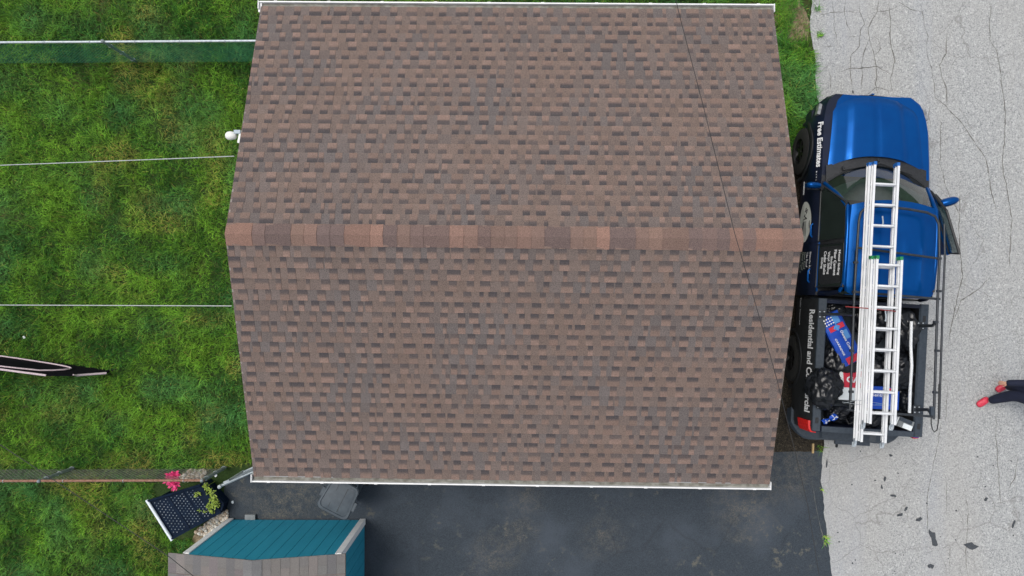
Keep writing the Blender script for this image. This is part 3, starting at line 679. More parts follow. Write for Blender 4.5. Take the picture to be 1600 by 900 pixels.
for off, zz in ((0, .27), (.05, .22)):
    for a, e in ((e1, e2), (e2, e3)):
        d = Vector((-off, -off * .3, 0)); b.bar((a.x + d.x, a.y + d.y, zz), (e.x + d.x, e.y + d.y, zz), .028, .04)
b.build('trough_rim', M['navy'], pan)
b = MB(); ctr = [p.x for p in (e1, e2, e3)]; tri = [pl(.93, .02), e1, e2, e3, pl(.93, .98)]
b.prism(ccw([(p.x, p.y) for p in tri]), .02, .2); b.build('trough', M['navy'], pan)
b = MB()
for sx, t in ((.08, .06), (.08, .94), (.9, .06), (.9, .94)):
    p = pl(sx, t, -.01); b = MB(); b.bar((p.x, p.y, 0), (p.x, p.y, p.z - .012), .035, .035, up=Vector((0, 1, 0))); b.build('leg', M['navy'], pan)
def leaf_cluster(b, c, rad, n, ls, h):
    for _ in range(n):
        a = random.uniform(0, 6.28); r = rad * math.sqrt(random.random()); p = Vector((c[0] + r * math.cos(a), c[1] + r * math.sin(a), c[2] + random.uniform(0, h)))
        d = Vector((random.uniform(-1, 1), random.uniform(-1, 1), random.uniform(-.1, .6))).normalized(); sd_ = d.cross(Vector((random.uniform(-.3, .3), random.uniform(-.3, .3), 1))).normalized(); L_ = ls * random.uniform(.6, 1.3)
        b.add([p, p + d * L_ * .5 + sd_ * L_ * .22, p + d * L_, p + d * L_ * .5 - sd_ * L_ * .22], [(0, 1, 2, 3)])
pb = MB(); pq = P(332, 782)
for (u, v, rd, n) in ((323, 760, .05, 40), (328, 768, .05, 40), (334, 778, .06, 50), (337, 788, .06, 55), (331, 796, .05, 34), (320, 799, .035, 16), (312, 796, .03, 12), (307, 774, .03, 14), (311, 770, .02, 8), (326, 790, .03, 14)):
    p = P(u, v, .36); leaf_cluster(pb, (p.x - pq.x, p.y - pq.y, .33), rd, n, .05, .08)
plant = thing('leafy_plant', 'yellow green leafy plant growing at the low end of the navy panel', 'plant', (pq.x, pq.y, 0))
pb.build('foliage', M['leafy'], plant)
b = MB()
for (u, v) in ((323, 760), (334, 778), (337, 788)):
    p = P(u, v, .36); b = MB(); b.tube([(p.x - pq.x, p.y - pq.y, .02), (p.x - pq.x, p.y - pq.y, .36)], .006, 5); b.build('stem', M['leafy'], plant)
q = P(268, 749, .55); fl = thing('pink_flower', 'bright pink flower head beside the rusty fence rail', 'flower', (q.x, q.y, 0))
b = MB()
for (dx, dy) in ((-.06, .0), (.03, .05), (.06, .06), (.0, -.02), (-.02, .05), (.05, -.04), (.04, -.1)):
    leaf_cluster(b, (dx, dy, .5), .05, 34, .075, .06)
b.build('petals', M['pink'], fl)
b = MB(); b.tube([(.0, .0, 0), (.02, .02, .3), (.0, 0, .52)], .008, 6); b.build('stem', M['leafy'], fl)
def pebbles(poly, n, zc, name, seed):
    rr = random.Random(seed); b = MB(); xs = [p[0] for p in poly]; ys = [p[1] for p in poly]
    ico = bmesh.new(); bmesh.ops.create_icosphere(ico, subdivisions=1, radius=1); base = [v.co.copy() for v in ico.verts]; bf = [[v.index for v in f.verts] for f in ico.faces]; ico.free(); k = 0
    while k < n:
        x, y = rr.uniform(min(xs), max(xs)), rr.uniform(min(ys), max(ys))
        if not inside(np.array([x]), np.array([y]), poly)[0]: continue
        k += 1; s = rr.uniform(.016, .034); rz = Matrix.Rotation(rr.uniform(0, 6.28), 3, 'Z')
        c = rr.choice(((.72, .66, .56), (.62, .52, .4), (.78, .74, .66), (.55, .42, .3), (.5, .47, .43), (.74, .62, .5))); z = .015 + rr.uniform(0, zc)
        b.add([rz @ Vector((v.x * s * 1.25 * rr.uniform(.85, 1.1), v.y * s * .95, v.z * s * .7)) + Vector((x, y, z)) for v in base], bf, 0, c)
    return b.build(name, M['pebble'], smooth=60, kind='stuff')
pebbles(pxpoly([(306, 830), (345, 800), (357, 797), (357, 808), (322, 838)]), 300, .05, 'pebbles', 1)
pebbles(pxpoly([(280, 743), (300, 733), (325, 734), (318, 748), (290, 752)]), 200, .04, 'pebbles', 2)
# black pop-up goal, standing askew on the lawn
o = P(60, 572); goal = thing('sports_goal', 'black fabric goal with pale pink trim standing on the lawn', 'goal', (o.x, o.y, 0)); 
def gp(u, v, z): p = P(u, v, z) - o; return Vector((p.x, p.y, z))
bot = [gp(u, v, .01) for u, v in ((-110, 545), (0, 556), (60, 563), (120, 570.5), (175, 578))]
top = [gp(u, v, z) for u, v, z in ((-110, 565, 1.0), (0, 577, .95), (72, 586.5, .75), (120, 586.5, .5), (166, 583, .2))]
b = MB(); vs = []
for a, e in zip(bot, top):
    nrm = Vector((.0, .012, 0)); vs += [a + nrm, a - nrm, e - nrm, e + nrm]
b.loft([vs[4 * i:4 * i + 4] for i in range(5)]); b.build('net_panel', M['net'], goal)
b = MB(); b.tube([top[0], top[1], top[2]], .018, 8); b.build('frame_tube', M['palepink'], goal, 50)
b = MB(); b.tube([top[2] + Vector((.4, 0, -.1)), top[3], top[4]], [.01, .02, .02], 8); b.build('frame_tube', M['palepink'], goal, 50)
b = MB(); b.tube(bot, .007, 6); b.build('hem_cord', M['palepink'], goal, 50)
pts = []
for k in range(28):
    a = 2 * math.pi * k / 28; u = -40 + 152 * math.cos(a); f = .52 - .40 * math.sin(a)
    ia = min(3.999, max(0, np.interp(u, [-110, 0, 60, 120, 175], [0, 1, 2, 3, 4]))); i = int(ia)
    p = bot[i].lerp(bot[i + 1], ia - i).lerp(top[i].lerp(top[i + 1], ia - i), f) + Vector((0, .035, .03)); pts.append(p)
b = MB(); b.tube(pts, .013, 6, closed=True); b.build('target_ring', M['palepink'], goal, 50)
b = MB(); b.tube([bot[4] + Vector((-.02, 0, .06)), bot[4] + Vector((.06, 0, -.02))], .02, 8); b.build('ground_peg', M['blackpl'], goal)
for (u, v, lab) in ((40, 527, 'small white scrap lying on the lawn above the black goal'), (364, 784, 'small white scrap lying on the dark driveway by the gate'), (338, 742, 'small white scrap by the end of the rusty fence')):
    p = P(u, v); b = MB(); n = 7; b.prism([(p.x + .022 * math.cos(k * .9) * random.uniform(.6, 1.2), p.y + .03 * math.sin(k * .9) * random.uniform(.6, 1.2)) for k in range(n)], .03 if u < 100 else .012, .045 if u < 100 else .03); b.build('paper_scrap', M['paper'], label=lab, category='scrap', group='small white scraps on the ground')
# dark scraps strewn on the road
SCR = [(1457, 840, 8, 14, .5, 'largest long dark scrap on the road, ragged and upright'), (1516, 853, 11, 7, 0, 'triangular dark scrap on the road near the lower right corner'), (1454, 884, 6, 6, .6, 'dark scrap at the bottom edge of the road'), (1436, 811, 6, 5, .7, 'curved dark scrap midway along the trail of scraps'), (1406, 804, 5, 4, .2, 'square dark scrap low in the trail of scraps'), (1415, 794, 6, 3, .6, 'slender dark scrap beside the square one'), (1394, 774, 6, 3.5, 0, 'crescent dark scrap on the road below the pickup'), (1539, 780, 4, 3.5, 0, 'lone dark scrap far right on the road'), (1382, 747, 3, 5, .1, 'thin upright dark scrap high in the trail'), (1377, 761, 2.5, 4, -.2, 'small dark scrap just above the crescent one'), (1391, 711, 4, 3, 0, 'dark scrap on the road right behind the pickup bumper'), (1291, 725, 2, 7, 0, 'narrow dark scrap by the road edge'), (1583, 818, 2.5, 8, -.3, 'faint long dark scrap near the right edge of the road'), (1332, 144, 1.5, 4, -.2, 'short dark stick on the road in front of the hood')]
for (u, v, a, e, rt, lab) in SCR:
    p = P(u, v); n = 13 if a + e > 11 and 'triangular' not in lab else 9; b = MB(); ph = random.uniform(0, 6); poly = []
    tri_ = 'triangular' in lab
    for k in range(n):
        an = 2 * math.pi * k / n; r_ = random.uniform(.5, 1.15) * (.8 + .25 * math.cos(2 * an + ph))
        if tri_: r_ = (1.1, .6, .9, .8, 1.1, .6, .6, .8, .8)[k]
        x, y = a / 88 * math.cos(an) * r_, e / 88 * math.sin(an) * r_; poly.append((p.x + x * math.cos(rt) - y * math.sin(rt), p.y + x * math.sin(rt) + y * math.cos(rt)))
    b.prism(poly, .013, .024); b.build('asphalt_scrap', M['scrap'], label=lab, category='scrap', group='dark scraps strewn on the road')
b = MB()
for k in range(24):
    u, v = random.uniform(1300, 1590), random.uniform(700, 895); p = P(u, v); r_ = random.uniform(.008, .02)
    b.prism([(p.x + r_ * math.cos(j * 1.26) * random.uniform(.5, 1.2), p.y + r_ * math.sin(j * 1.26) * random.uniform(.5, 1.2)) for j in range(5)], .013, .02)
b.build('asphalt_crumbs', M['scrap'], kind='stuff')
a, e = P(1270.5, 693, .02), P(1270, 708, .02); b = MB(); b.bar(a, e, .03, .03); b.build('wood_stick', M['stick'], label='short pale wooden stick on dark soil behind the pickup', category='stick')
# ---------------------------------------------------------------- pickup
TX, TY, TR = 5.60, .40, R(-3.3)
truck = thing('pickup_truck', 'blue pickup with dark lettered side and its right front door open', 'pickup', (TX, TY, 0), TR)
TI = Matrix.Rotation(-TR, 3, 'Z')
def toT(p): return TI @ (Vector(p) - Vector((TX, TY, 0)))
def wfac(y):
    return float(np.interp(y, [-2.62, -2.45, -1.5, 0, 1.6, 2.3, 2.6, 2.78, 2.88], [.965, .985, 1, 1, .985, .965, .925, .84, .70]))
def ztop(y): return float(np.interp(y, [-.6, .4, 1.4, 1.9, 2.4, 2.7, 2.88], [1.21, 1.20, 1.18, 1.15, 1.085, 1.02, .96]))
def side_pts(y, zt=None):
    f = wfac(y); z = ztop(y) if zt is None else zt
    return [(.78 * f, .40), (.92 * f, .46), (.955 * f, .62), (.965 * f, .80), (.945 * f, z - .19), (.918 * f, z - .07), (.87 * f, z)]
def side_x(y, z):
    p = side_pts(y); return float(np.interp(z, [q[1] for q in p], [q[0] for q in p]))
# main body: nose to cab back, closed shell
ys = [2.88, 2.84, 2.76, 2.66, 2.5, 2.3, 2.1, 1.8, 1.5, 1.2, .8, .4, 0, -.3, -.44]
secs = []
for y in ys:
    s = side_pts(y); t = ztop(y)
    half = s + [(.70 * wfac(y), t - .004), (.35, t - .02)]
    secs.append([(x, y, z) for x, z in half] + [(-x, y, z) for x, z in half[::-1]])
b = MB(); b.loft(secs, 0); body = b.build('body', [M['wrap'], M['blue']], truck, 32)
def cutter(x0, y, z, r, wd):
    b = MB(); b.lathe([(-wd, .001), (-wd, r), (wd, r), (wd, .001)], (x0, y, z), 'X', 40); o = b.build('wheel_well', M['blackpl'], truck); o.parent = truck; return o
FA, RA = 2.02, -1.52
cs = [cutter(s * .86, FA, .40, .47, .26) for s in (1, -1)]
cut(body, cs)
for c in cs: bpy.data.objects.remove(c)
# paint: upper shell blue, left side near-black navy with the garage's shade in its colour
body.data.materials.append(M['blackpl'])
for p in body.data.polygons:
    c = p.center; p.material_index = 2 if (p.normal.z > .6 and c.y < 1.45 and abs(c.x) < .86) else 1 if (p.normal.z > .35 and c.z > .9 and c.x > -.65 * wfac(c.y)) or (c.x > .5 and c.z > .5) or (c.y > 2.7 and c.z > .8 and c.x > -.55) else 0
# wheels
def wheel(x, y, s):
    b = MB(); w_ = .135
    b.lathe([(-w_, .22), (-w_, .33), (-w_ * .8, .385), (-w_ * .4, .40), (w_ * .4, .40), (w_ * .8, .385), (w_, .33), (w_, .22), (-w_, .22)], (x, y, .40), 'X', 40)
    wh = b.build('wheel', M['rubber'], truck, 35)
    b = MB(); b.lathe([(s * -.06, .23), (s * .10, .235), (s * .125, .225), (s * .10, .205), (s * .06, .19), (s * .06, .001)], (x, y, .40), 'X', 32)
    for k in range(6):
        a = 2 * math.pi * k / 6; d = Vector((0, math.cos(a), math.sin(a))); c = Vector((x + s * .09, y, .40)); b.bar(c + d * .04, c + d * .21, .05, .035, up=Vector((1, 0, 0)))
    b.lathe([(s * .06, .05), (s * .115, .045), (s * .118, .001)], (x, y, .40), 'X', 16); b.build('rim', M['rim'], wh, 35)
for s in (1, -1):
    for y in (FA, RA): wheel(s * (.835 if y > 0 else .80), y, s)
def arch(y, s, wx):
    b = MB(); secs = []
    for k in range(17):
        a = R(-8 + 196 * k / 16); rr = []
        for (dx, r) in ((-.06, .455), (.012, .455), (.022, .475), (.014, .515), (-.06, .52)):
            yy, zz = y + r * math.cos(a), .40 + r * math.sin(a); rr.append((s * (1 if y > 0 else .962) * (side_x(min(max(yy, -2.6), 2.7), min(max(zz, .5), 1.1)) + dx), yy, zz))
        secs.append(rr)
    b.loft(secs); b.build('wheel_arch', M['blackpl'], truck, 40)
for s in (1, -1): arch(FA, s, 0); arch(RA, s, 0)
# hood
def hz(x, y):
    a = abs(x); return ztop(y) + .012 + .035 * (1 - (a / .76) ** 2) + .030 * (1 - sstep(.40, .47, a)) - .012 * math.exp(-(x / .03) ** 2)
b = MB(); NX, NY = 33, 15; vs = []
def hy(x, t): 
    yr = 1.83 - .20 * (abs(x) / .74) ** 2.2; yf = 2.84 - .15 * (abs(x) / .74) ** 2.2; return lerp(yr, yf, t)
for j in range(NY):
    for i in range(NX):
        x = lerp(-.745, .745, i / (NX - 1)); t = j / (NY - 1); y = hy(x, t); xx = x * lerp(1.03, .90, t); vs.append((xx, y, hz(x, y) - (.05 * sstep(.88, 1, t)) - .012 * sstep(.93, 1, abs(x) / .745)))
fs = [(j * NX + i, j * NX + i + 1, (j + 1) * NX + i + 1, (j + 1) * NX + i) for j in range(NY - 1) for i in range(NX - 1)]
rim_ = [i for i in range(NX)] + [j * NX + NX - 1 for j in range(1, NY)] + [(NY - 1) * NX + i for i in range(NX - 2, -1, -1)] + [j * NX for j in range(NY - 2, 0, -1)]
n0 = len(vs); vs += [(vs[i][0], vs[i][1], vs[i][2] - .05) for i in rim_]; m_ = len(rim_)
fs += [(rim_[k], n0 + k, n0 + (k + 1) % m_, rim_[(k + 1) % m_]) for k in range(m_)]
b.add(vs, fs); b.build('hood', M['blue'], truck, 28)
# front: grille, bumper, lights
def front_y(x): return 2.90 - .26 * (abs(x) / .86) ** 2.6
b = MB(); secs = []
for k in range(21):
    x = lerp(-.90, .90, k / 20); y = front_y(x); secs.append([(x, y - .22, .46), (x, y + .02, .48), (x, y + .05, .60), (x, y + .03, .72), (x, y - .2, .74)])
b.loft(secs); b.build('front_bumper', M['wrap'], truck, 30)
b = MB(); secs = []
for k in range(13):
    x = lerp(-.52, .52, k / 12); y = front_y(x) - .01; secs.append([(x, y - .05, .73), (x, y + .02, .75), (x, y + .005, .93), (x, y - .05, .94)])
b.loft(secs); gr = b.build('grille', M['blackpl'], truck, 30)
b = MB(); b.box((0, front_y(0) + .012, .85), (.04, .02, .19)); b.bar((-.5, front_y(.5) + .0, .84), (0, front_y(0) + .012, .84), .02, .04); b.bar((.5, front_y(.5) + .0, .84), (0, front_y(0) + .012, .84), .02, .04); b.build('grille_bar', M['blue'], gr)
for s in (1, -1):
    b = MB(); secs = []
    for k in range(7):
        x = lerp(.55, .845, k / 6); y = front_y(x) + .005; secs.append([(s * x, y - .12, .78), (s * x, y + .012, .79), (s * x, y - .012, .965 - .03 * k / 6), (s * x, y - .12, .98 - .03 * k / 6)])
    b.loft(secs); b.build('headlight', M['lens'], truck, 30)
    b = MB(); b.bar((s * .885, 2.52, .93), (s * .845, 2.70, .90), .05, .10); b.build('side_marker', M['lens'], truck)
# cab: cowl, windscreen, pillars, roof
b = MB(); vs = []
for k in range(17):
    x = lerp(-.80, .80, k / 16); y0 = hy(min(.745, abs(x)), 0) + .03; yb = 1.69 - .32 * (abs(x) / .8) ** 2
    vs += [(x, y0, ztop(y0) + .018), (x, yb - .03, 1.215)]
b.add(vs, [(2 * i, 2 * i + 1, 2 * i + 3, 2 * i + 2)[::-1] for i in range(16)]); b.build('cowl', M['blackpl'], truck, 40)
WB = lambda x: (x, 1.69 - .32 * (abs(x) / .8) ** 2, 1.215); WT = lambda x: (x, 1.03 - .10 * (abs(x) / .6) ** 2, 1.80 - .03 * (abs(x) / .6) ** 2)
b = MB(); vs = []; NXX = 17
for j in range(9):
    for i in range(NXX):
        f = lerp(-1, 1, i / (NXX - 1)); A_, B_ = Vector(WB(f * .77)), Vector(WT(f * .605)); q = A_.lerp(B_, j / 8); q.z += .02 * math.sin(math.pi * j / 8); vs.append(q)
b.add(vs, [(j * NXX + i, j * NXX + i + 1, (j + 1) * NXX + i + 1, (j + 1) * NXX + i) for j in range(8) for i in range(NXX - 1)]); ws = b.build('windshield', M['glass'], truck, 60)
b = MB(); b.tube([Vector(WB(lerp(-.77, .77, k / 12))) + Vector((0, 0, .0)) for k in range(13)], .018, 6); b.build('windshield_seal', M['blackpl'], ws, 60)
for (xa, xb) in ((-.55, .02), (.0, .55)):
    a = Vector(WB(xa)) + Vector((0, .05, .03)); e = Vector(WB(xb)) + Vector((0, .03, .035)); b = MB(); b.bar(a, e, .018, .012); b.tube([a + Vector((0, .05, -.02)), a + Vector((0, 0, .01))], .018, 8); b.build('wiper', M['blackpl'], truck)
b = MB(); NX, NY = 29, 21; vs = []
def rz(x, y, hwid):
    a = abs(x) / hwid; t = (1.05 - y) / 1.47
    z = 1.885 - .02 * (2 * t - 1) ** 2 - .055 * a ** 3.2
    inn = (1 - sstep(.66, .78, a)) * sstep(.06, .13, t) * (1 - sstep(.93, .97, t)); z += .014 * inn
    if t > .42: 
        for c_ in (.18, .42): z += .010 * math.exp(-((abs(x) - c_) / .022) ** 2) * (1 - sstep(.86, .92, t))
    return z - .03 * (1 - sstep(0, .06, t)) - .03 * sstep(.95, 1, t)
for j in range(NY):
    for i in range(NX):
        f = lerp(-1, 1, i / (NX - 1)); t = j / (NY - 1); hwid = lerp(.635, .655, sstep(0, .25, t)) * (1 - .03 * sstep(.85, 1, t)); x = f * hwid; y = 1.05 - 1.47 * t - .10 * (1 - t) * f * f; vs.append((x, y, rz(x, y, hwid)))
fs = [(j * NX + i, (j + 1) * NX + i, (j + 1) * NX + i + 1, j * NX + i + 1) for j in range(NY - 1) for i in range(NX - 1)]
rim_ = [i for i in range(NX)] + [j * NX + NX - 1 for j in range(1, NY)] + [(NY - 1) * NX + i for i in range(NX - 2, -1, -1)] + [j * NX for j in range(NY - 2, 0, -1)]
n0 = len(vs); m_ = len(rim_); vs += [(vs[i][0] * 1.025, vs[i][1], vs[i][2] - .045) for i in rim_]
fs += [(rim_[k], rim_[(k + 1) % m_], n0 + (k + 1) % m_, n0 + k) for k in range(m_)] + [tuple(range(n0, n0 + m_))]
b.add(vs, fs); roofp = b.build('cab_roof', M['blue'], truck, 30)
for s in (1, -1):
    b = MB()
    b.tube([(s * .815, 1.36, 1.20), (s * .735, 1.16, 1.49), (s * .672, .93, 1.755), (s * .674, .6, 1.80), (s * .676, .1, 1.80), (s * .672, -.25, 1.77), (s * .69, -.37, 1.68)], [.03, .032, .034, .034, .034, .034, .03], 10); b.build('roof_rail', M['blue'], truck, 60)
    b = MB(); b.tube([(s * .69, -.37, 1.68), (s * .74, -.40, 1.5), (s * .80, -.41, 1.2)], [.03, .04, .05], 8); b.build('rear_pillar', M['wrap'], truck, 60)
    b = MB(); b.bar((s * .845, .40, 1.2), (s * .69, .40, 1.77), .07, .03, up=Vector((1, 0, .3))); b.build('door_pillar', M['blackpl'], truck)
    b = MB(); b.bar((s * .85, 1.30, 1.205), (s * .862, -.38, 1.222), .02, .03); b.build('belt_moulding', M['blue'], truck)
b = MB(); vs = [(-.80, -.43, 1.2), (.80, -.43, 1.2), (.66, -.41, 1.80), (-.66, -.41, 1.80), (-.80, -.39, 1.2), (.80, -.39, 1.2), (.66, -.37, 1.80), (-.66, -.37, 1.80)]
b.add(vs, [(0, 1, 2, 3)[::1], (7, 6, 5, 4), (0, 4, 5, 1), (2, 6, 7, 3), (1, 5, 6, 2), (3, 7, 4, 0)]); b.build('cab_back', M['darkglass'], truck)
b = MB()
for s in (1, -1):
    b.box((s * .38, .50, 1.32), (.48, .16, .44), Matrix.Rotation(R(12), 3, 'X')); b.box((s * .38, .44, 1.60), (.26, .09, .16)); b.box((s * .38, .78, 1.16), (.5, .5, .1))
b.build('front_seat', M['seat'], truck)
b = MB(); b.box((0, -.12, 1.28), (1.3, .14, .36)); b.build('rear_seat', M['seat'], truck)
b = MB(); b.loft([[(x, 1.48 - .2 * (abs(x) / .7) ** 2, 1.19), (x, 1.12, 1.19), (x, 1.10, 1.27), (x, 1.25, 1.285)] for x in np.linspace(-.72, .72, 9)]); b.build('dashboard', M['dash'], truck, 30)
b = MB(); b.tube([(-.38 + .18 * math.cos(a), 1.0 - .05 * math.sin(a), 1.33 + .17 * math.sin(a)) for a in np.linspace(0, 6.28, 24)[:-1]], .016, 8, closed=True); b.build('steering_wheel', M['blackpl'], truck, 60)
# doors. left doors closed, right front open
def door(s, y0, y1, front, ang=0., wm=None, bm=None):
    hinge = Vector((s * .93, y1, 0))
    Rm = Matrix.Rotation(ang, 3, 'Z')
    def T(p): p = Vector(p); return hinge + Rm @ (p - hinge) if ang else p
    b = MB(); secs = []
    for y in np.linspace(y0, y1, 6):
        sp = side_pts(y)[1:]
        secs.append([T((s * (x + .010), y, z)) for x, z in sp] + [T((s * (x - .05), y, z)) for x, z in sp[::-1]])
    b.loft(secs); d = b.build('door', bm or M['wrap'], truck, 32)
    # window frame and glass
    top_f = 1.02 if front else y1 - .02
    tp = [(s * .862, y0 + .02, 1.215), (s * .862, y1 - .03 if not front else y1 - .06, 1.20), (s * .69, (y1 - .40) if front else y1 - .02, 1.755), (s * .684, y0 + .03, 1.775)]
    if ang: tp[1] = (s * .862, y1 - .05, 1.2)
    b = MB(); b.tube([T(p) for p in tp], .02, 6, closed=True); b.build('window_frame', M['blackpl'], d, 50)
    b = MB(); q = [Vector(T(p)) for p in tp]; nn = (q[1] - q[0]).cross(q[3] - q[0]).normalized() * .006
    b.add([p + nn for p in q] + [p - nn for p in q], [(0, 1, 2, 3), (7, 6, 5, 4), (0, 4, 5, 1), (1, 5, 6, 2), (2, 6, 7, 3), (3, 7, 4, 0)]); b.build('window', wm or M['darkglass'], d)
    b = MB(); hy_ = y0 + .2; hx = side_x(hy_, 1.08) + .03
    b.tube([T((s * (hx - .03), hy_ + .11, 1.09)), T((s * hx, hy_ + .08, 1.09)), T((s * hx, hy_ - .08, 1.09)), T((s * (hx - .03), hy_ - .11, 1.09))], .016, 8); b.build('door_handle', M['blue'], d, 60)
    return d, T
dl_, _ = door(-1, .405, 1.40, True)
dr2, _ = door(-1, -.33, .395, False)
door(1, -.33, .395, False, bm=M['blue'])
drf, TRF = door(1, .29, 1.40, True, R(19), M['glass'], M['blue'])
def mirror(s, T, par):
    b = MB(); c = Vector((1.03, 1.11, 1.29)) if s > 0 else Vector((-1.03, 1.30, 1.29)); mk = 1.05 if s > 0 else .85; secs = []
    for k in range(6):
        x = lerp(-.12, .13, k / 5); r_ = (.7, .95, 1, 1, .93, .6)[k]; secs.append([T(c + Vector((s * x * mk, .065 * mk * r_ * math.cos(a), .10 * r_ * math.sin(a)))) for a in np.linspace(0, 6.283, 13)[:-1]])
    b.loft(secs); m_ = b.build('mirror', M['blue'], par, 50)
    b = MB(); b.add([T(c + Vector((s * x * mk, -.069 * mk, z))) for x, z in ((-.10, -.07), (.11, -.07), (.11, .07), (-.10, .07))], [(0, 1, 2, 3) if s > 0 else (3, 2, 1, 0)]); b.build('mirror_glass', M['lens'], m_) if par is truck else b.build('mirror_glass', M['lens'], par)
    b = MB(); b.bar(T((s * .86, 1.27, 1.24)), T((c.x - s * .10, c.y, 1.26)), .07, .06); b.build('mirror_arm', M['blackpl'], par)
mirror(-1, lambda p: Vector(p), dl_); mirror(1, lambda p: TRF(p), drf)
# bed
BY0, BY1, RZB, BF = -.50, -2.55, 1.34, .78
for s in (1, -1):
    b = MB(); secs = []
    for y in (BY0, -1.0, -1.5, -2.0, -2.4, -2.52, -2.60):
        f = 1 if y > -2.4 else (.99 if y > -2.55 else .965)
        f *= .96; pr = [(.80, .42), (.92 * f, .46), (.955 * f, .62), (.968 * f, .82), (.955 * f, 1.05), (.925 * f, 1.22), (.895 * f, RZB - .02), (.88 * f, RZB), (.735, RZB), (.735, BF)]
        secs.append([(s * x, y, z) for x, z in pr])
    b.loft(secs); o = b.build('bed_side', [M['wrap'] if s < 0 else M['blue'], M['blackpl']], truck, 32)
    c = cutter(s * .95, RA, .40, .475, .20); cut(o, [c]); bpy.data.objects.remove(c)
    for p in o.data.polygons:
        if p.normal.x * s < -.5 or p.center.y < -2.58: p.material_index = 1
    b = MB(); b.loft([[(s * .869, y, RZB - .012), (s * .862, y, RZB + .012), (s * .745, y, RZB + .014), (s * .725, y, RZB - .012)] for y in (BY0 + .01, -1.5, -2.585)]); cp = b.build('bed_rail_cap', M['railcap'], truck, 30)
    for y in (-.72, -2.42):
        b = MB(); b.box((s * .80, y, RZB + .014), (.05, .09, .006)); b.build('stake_pocket', M['blackpl'], cp)
b = MB(); b.box((0, -1.52, BF - .04), (1.5, 2.1, .05))
for k in range(11): b.box((lerp(-.68, .68, k / 10), -1.52, BF - .012), (.05, 2.04, .014))
b.build('bed_floor', M['railcap'], truck)
b = MB(); b.box((0, -.53, 1.06), (1.48, .06, .56)); b.build('bed_front', M['wrap'], truck)
b = MB(); b.loft([[(x, -2.50, .80), (x, -2.585, .80), (x, -2.60, 1.1), (x, -2.595, RZB - .005), (x, -2.56, RZB + .012), (x, -2.50, RZB - .0)] for x in (-.73, -.4, 0, .4, .73)]); tg = b.build('tailgate', M['wrap'], truck, 30)
b = MB(); b.box((0, -2.548, RZB + .02), (1.44, .085, .012)); b.build('tailgate_cap', M['railcap'], tg)
for s in (1, -1):
    b = MB(); secs = []
    for (x, y) in ((.949, -2.44), (.947, -2.49), (.936, -2.57), (.905, -2.622), (.82, -2.632)):
        secs.append([(s * (x - .05 if y > -2.6 else x), y + (.05 if y < -2.6 else 0), .95), (s * x, y, .95), (s * (x - .012), y, 1.05), (s * (x - .05), y, 1.26), (s * (x - .10 if y > -2.6 else x - .06), y + (.05 if y < -2.6 else 0), 1.27)])
    b.loft(secs); b.build('taillight', M['red_lens'], truck, 40)
b = MB(); secs = []
for k in range(25):
    x = lerp(-.95, .95, k / 24); e = abs(x); y = -2.80 + .30 * max(0, (e - .62) / .35) ** 2.2; h_ = .60 if e > .45 else .55
    secs.append([(x, y + .16, h_ - .14), (x, y - .04, h_ - .12), (x, y - .05, h_ + .03), (x, y - .02, h_ + .065), (x, y + .22, h_ + .07)])
b.loft(secs); rb = b.build('rear_bumper', M['railcap'], truck, 30)
b = MB(); b.box((.16, -2.87, .50), (.58, .10, .05)); b.build('hitch_step', M['railcap'], rb)
b = MB(); b.tube([toT(P(1308, 683, .45)), toT(P(1312, 687, .4)), toT(P(1308, 692, .35)), toT(P(1307, 698, .3))], .022, 8); b.build('trailer_plug', M['blackpl'], rb, 60)
b = MB(); b.box((0, .2, .36), (1.5, 4.9, .16)); b.build('chassis', M['blackpl'], truck)
# --- lettering
def text(body_, wdt, hgt, org, X, Y, par, name='lettering', m=None, bold=.018, label=None):
    cu = bpy.data.curves.new(name, 'FONT'); cu.body = body_; cu.size = 1; cu.offset = bold; cu.resolution_u = 3
    o = bpy.data.objects.new(name, cu); COL.objects.link(o); bpy.context.view_layer.update()
    me = bpy.data.meshes.new_from_object(o.evaluated_get(bpy.context.evaluated_depsgraph_get())); bpy.data.objects.remove(o); bpy.data.curves.remove(cu)
    co = np.empty(len(me.vertices) * 3); me.vertices.foreach_get('co', co); co = co.reshape(-1, 3)
    lo, hi = co.min(0), co.max(0); X, Y, org = Vector(X).normalized(), Vector(Y).normalized(), Vector(org)
    for v in me.vertices: v.co = org + X * ((v.co.x - lo[0]) / (hi[0] - lo[0]) * wdt) + Y * ((v.co.y - lo[1]) / (hi[1] - lo[1]) * hgt)
    me.materials.clear(); me.materials.append(m or M['letter']); me.update(); return link(name, me, par, label=label)
def bed_x(y, z): return float(np.interp(z, [.62, .82, 1.05, 1.22, 1.32], [.955, .968, .955, .925, .895])) * .96 * float(np.interp(y, [-2.6, -2.52, -2.4], [.965, .99, 1]))
def side_text(s_, y, z, L_, h, m=None, bold=.018, par=None, out=.014, bed=False):
    o = text(s_, L_, h, (0, y, z), (0, -1, 0), (0, 0, 1), par or truck, m=m, bold=bold)
    for v in o.data.vertices: v.co.x = -((bed_x if bed else side_x)(v.co.y, v.co.z) + out)
    o.data.update(); return o
def ly(v, z): return toT(P(1275, v, z)).y
fe = text('Free Estimates', .75, 1.0, (0, ly(190, 1.05), 0), (0, -1, 0), (0, 0, 1), truck, bold=.03)
for v in fe.data.vertices:
    sp_ = side_pts(v.co.y); A_, B_ = Vector((sp_[5][0], sp_[5][1])), Vector((sp_[6][0], sp_[6][1])); q = A_.lerp(B_, v.co.z * 1.2 - .25) + Vector((.007, .006)); v.co = (-q.x, v.co.y, q.y)
fe.data.update()
side_text('Residential and Commercial', ly(484, 1.15), 1.11, ly(484, 1.15) - ly(644, 1.15), .15, bed=True, out=.006, bold=.03)
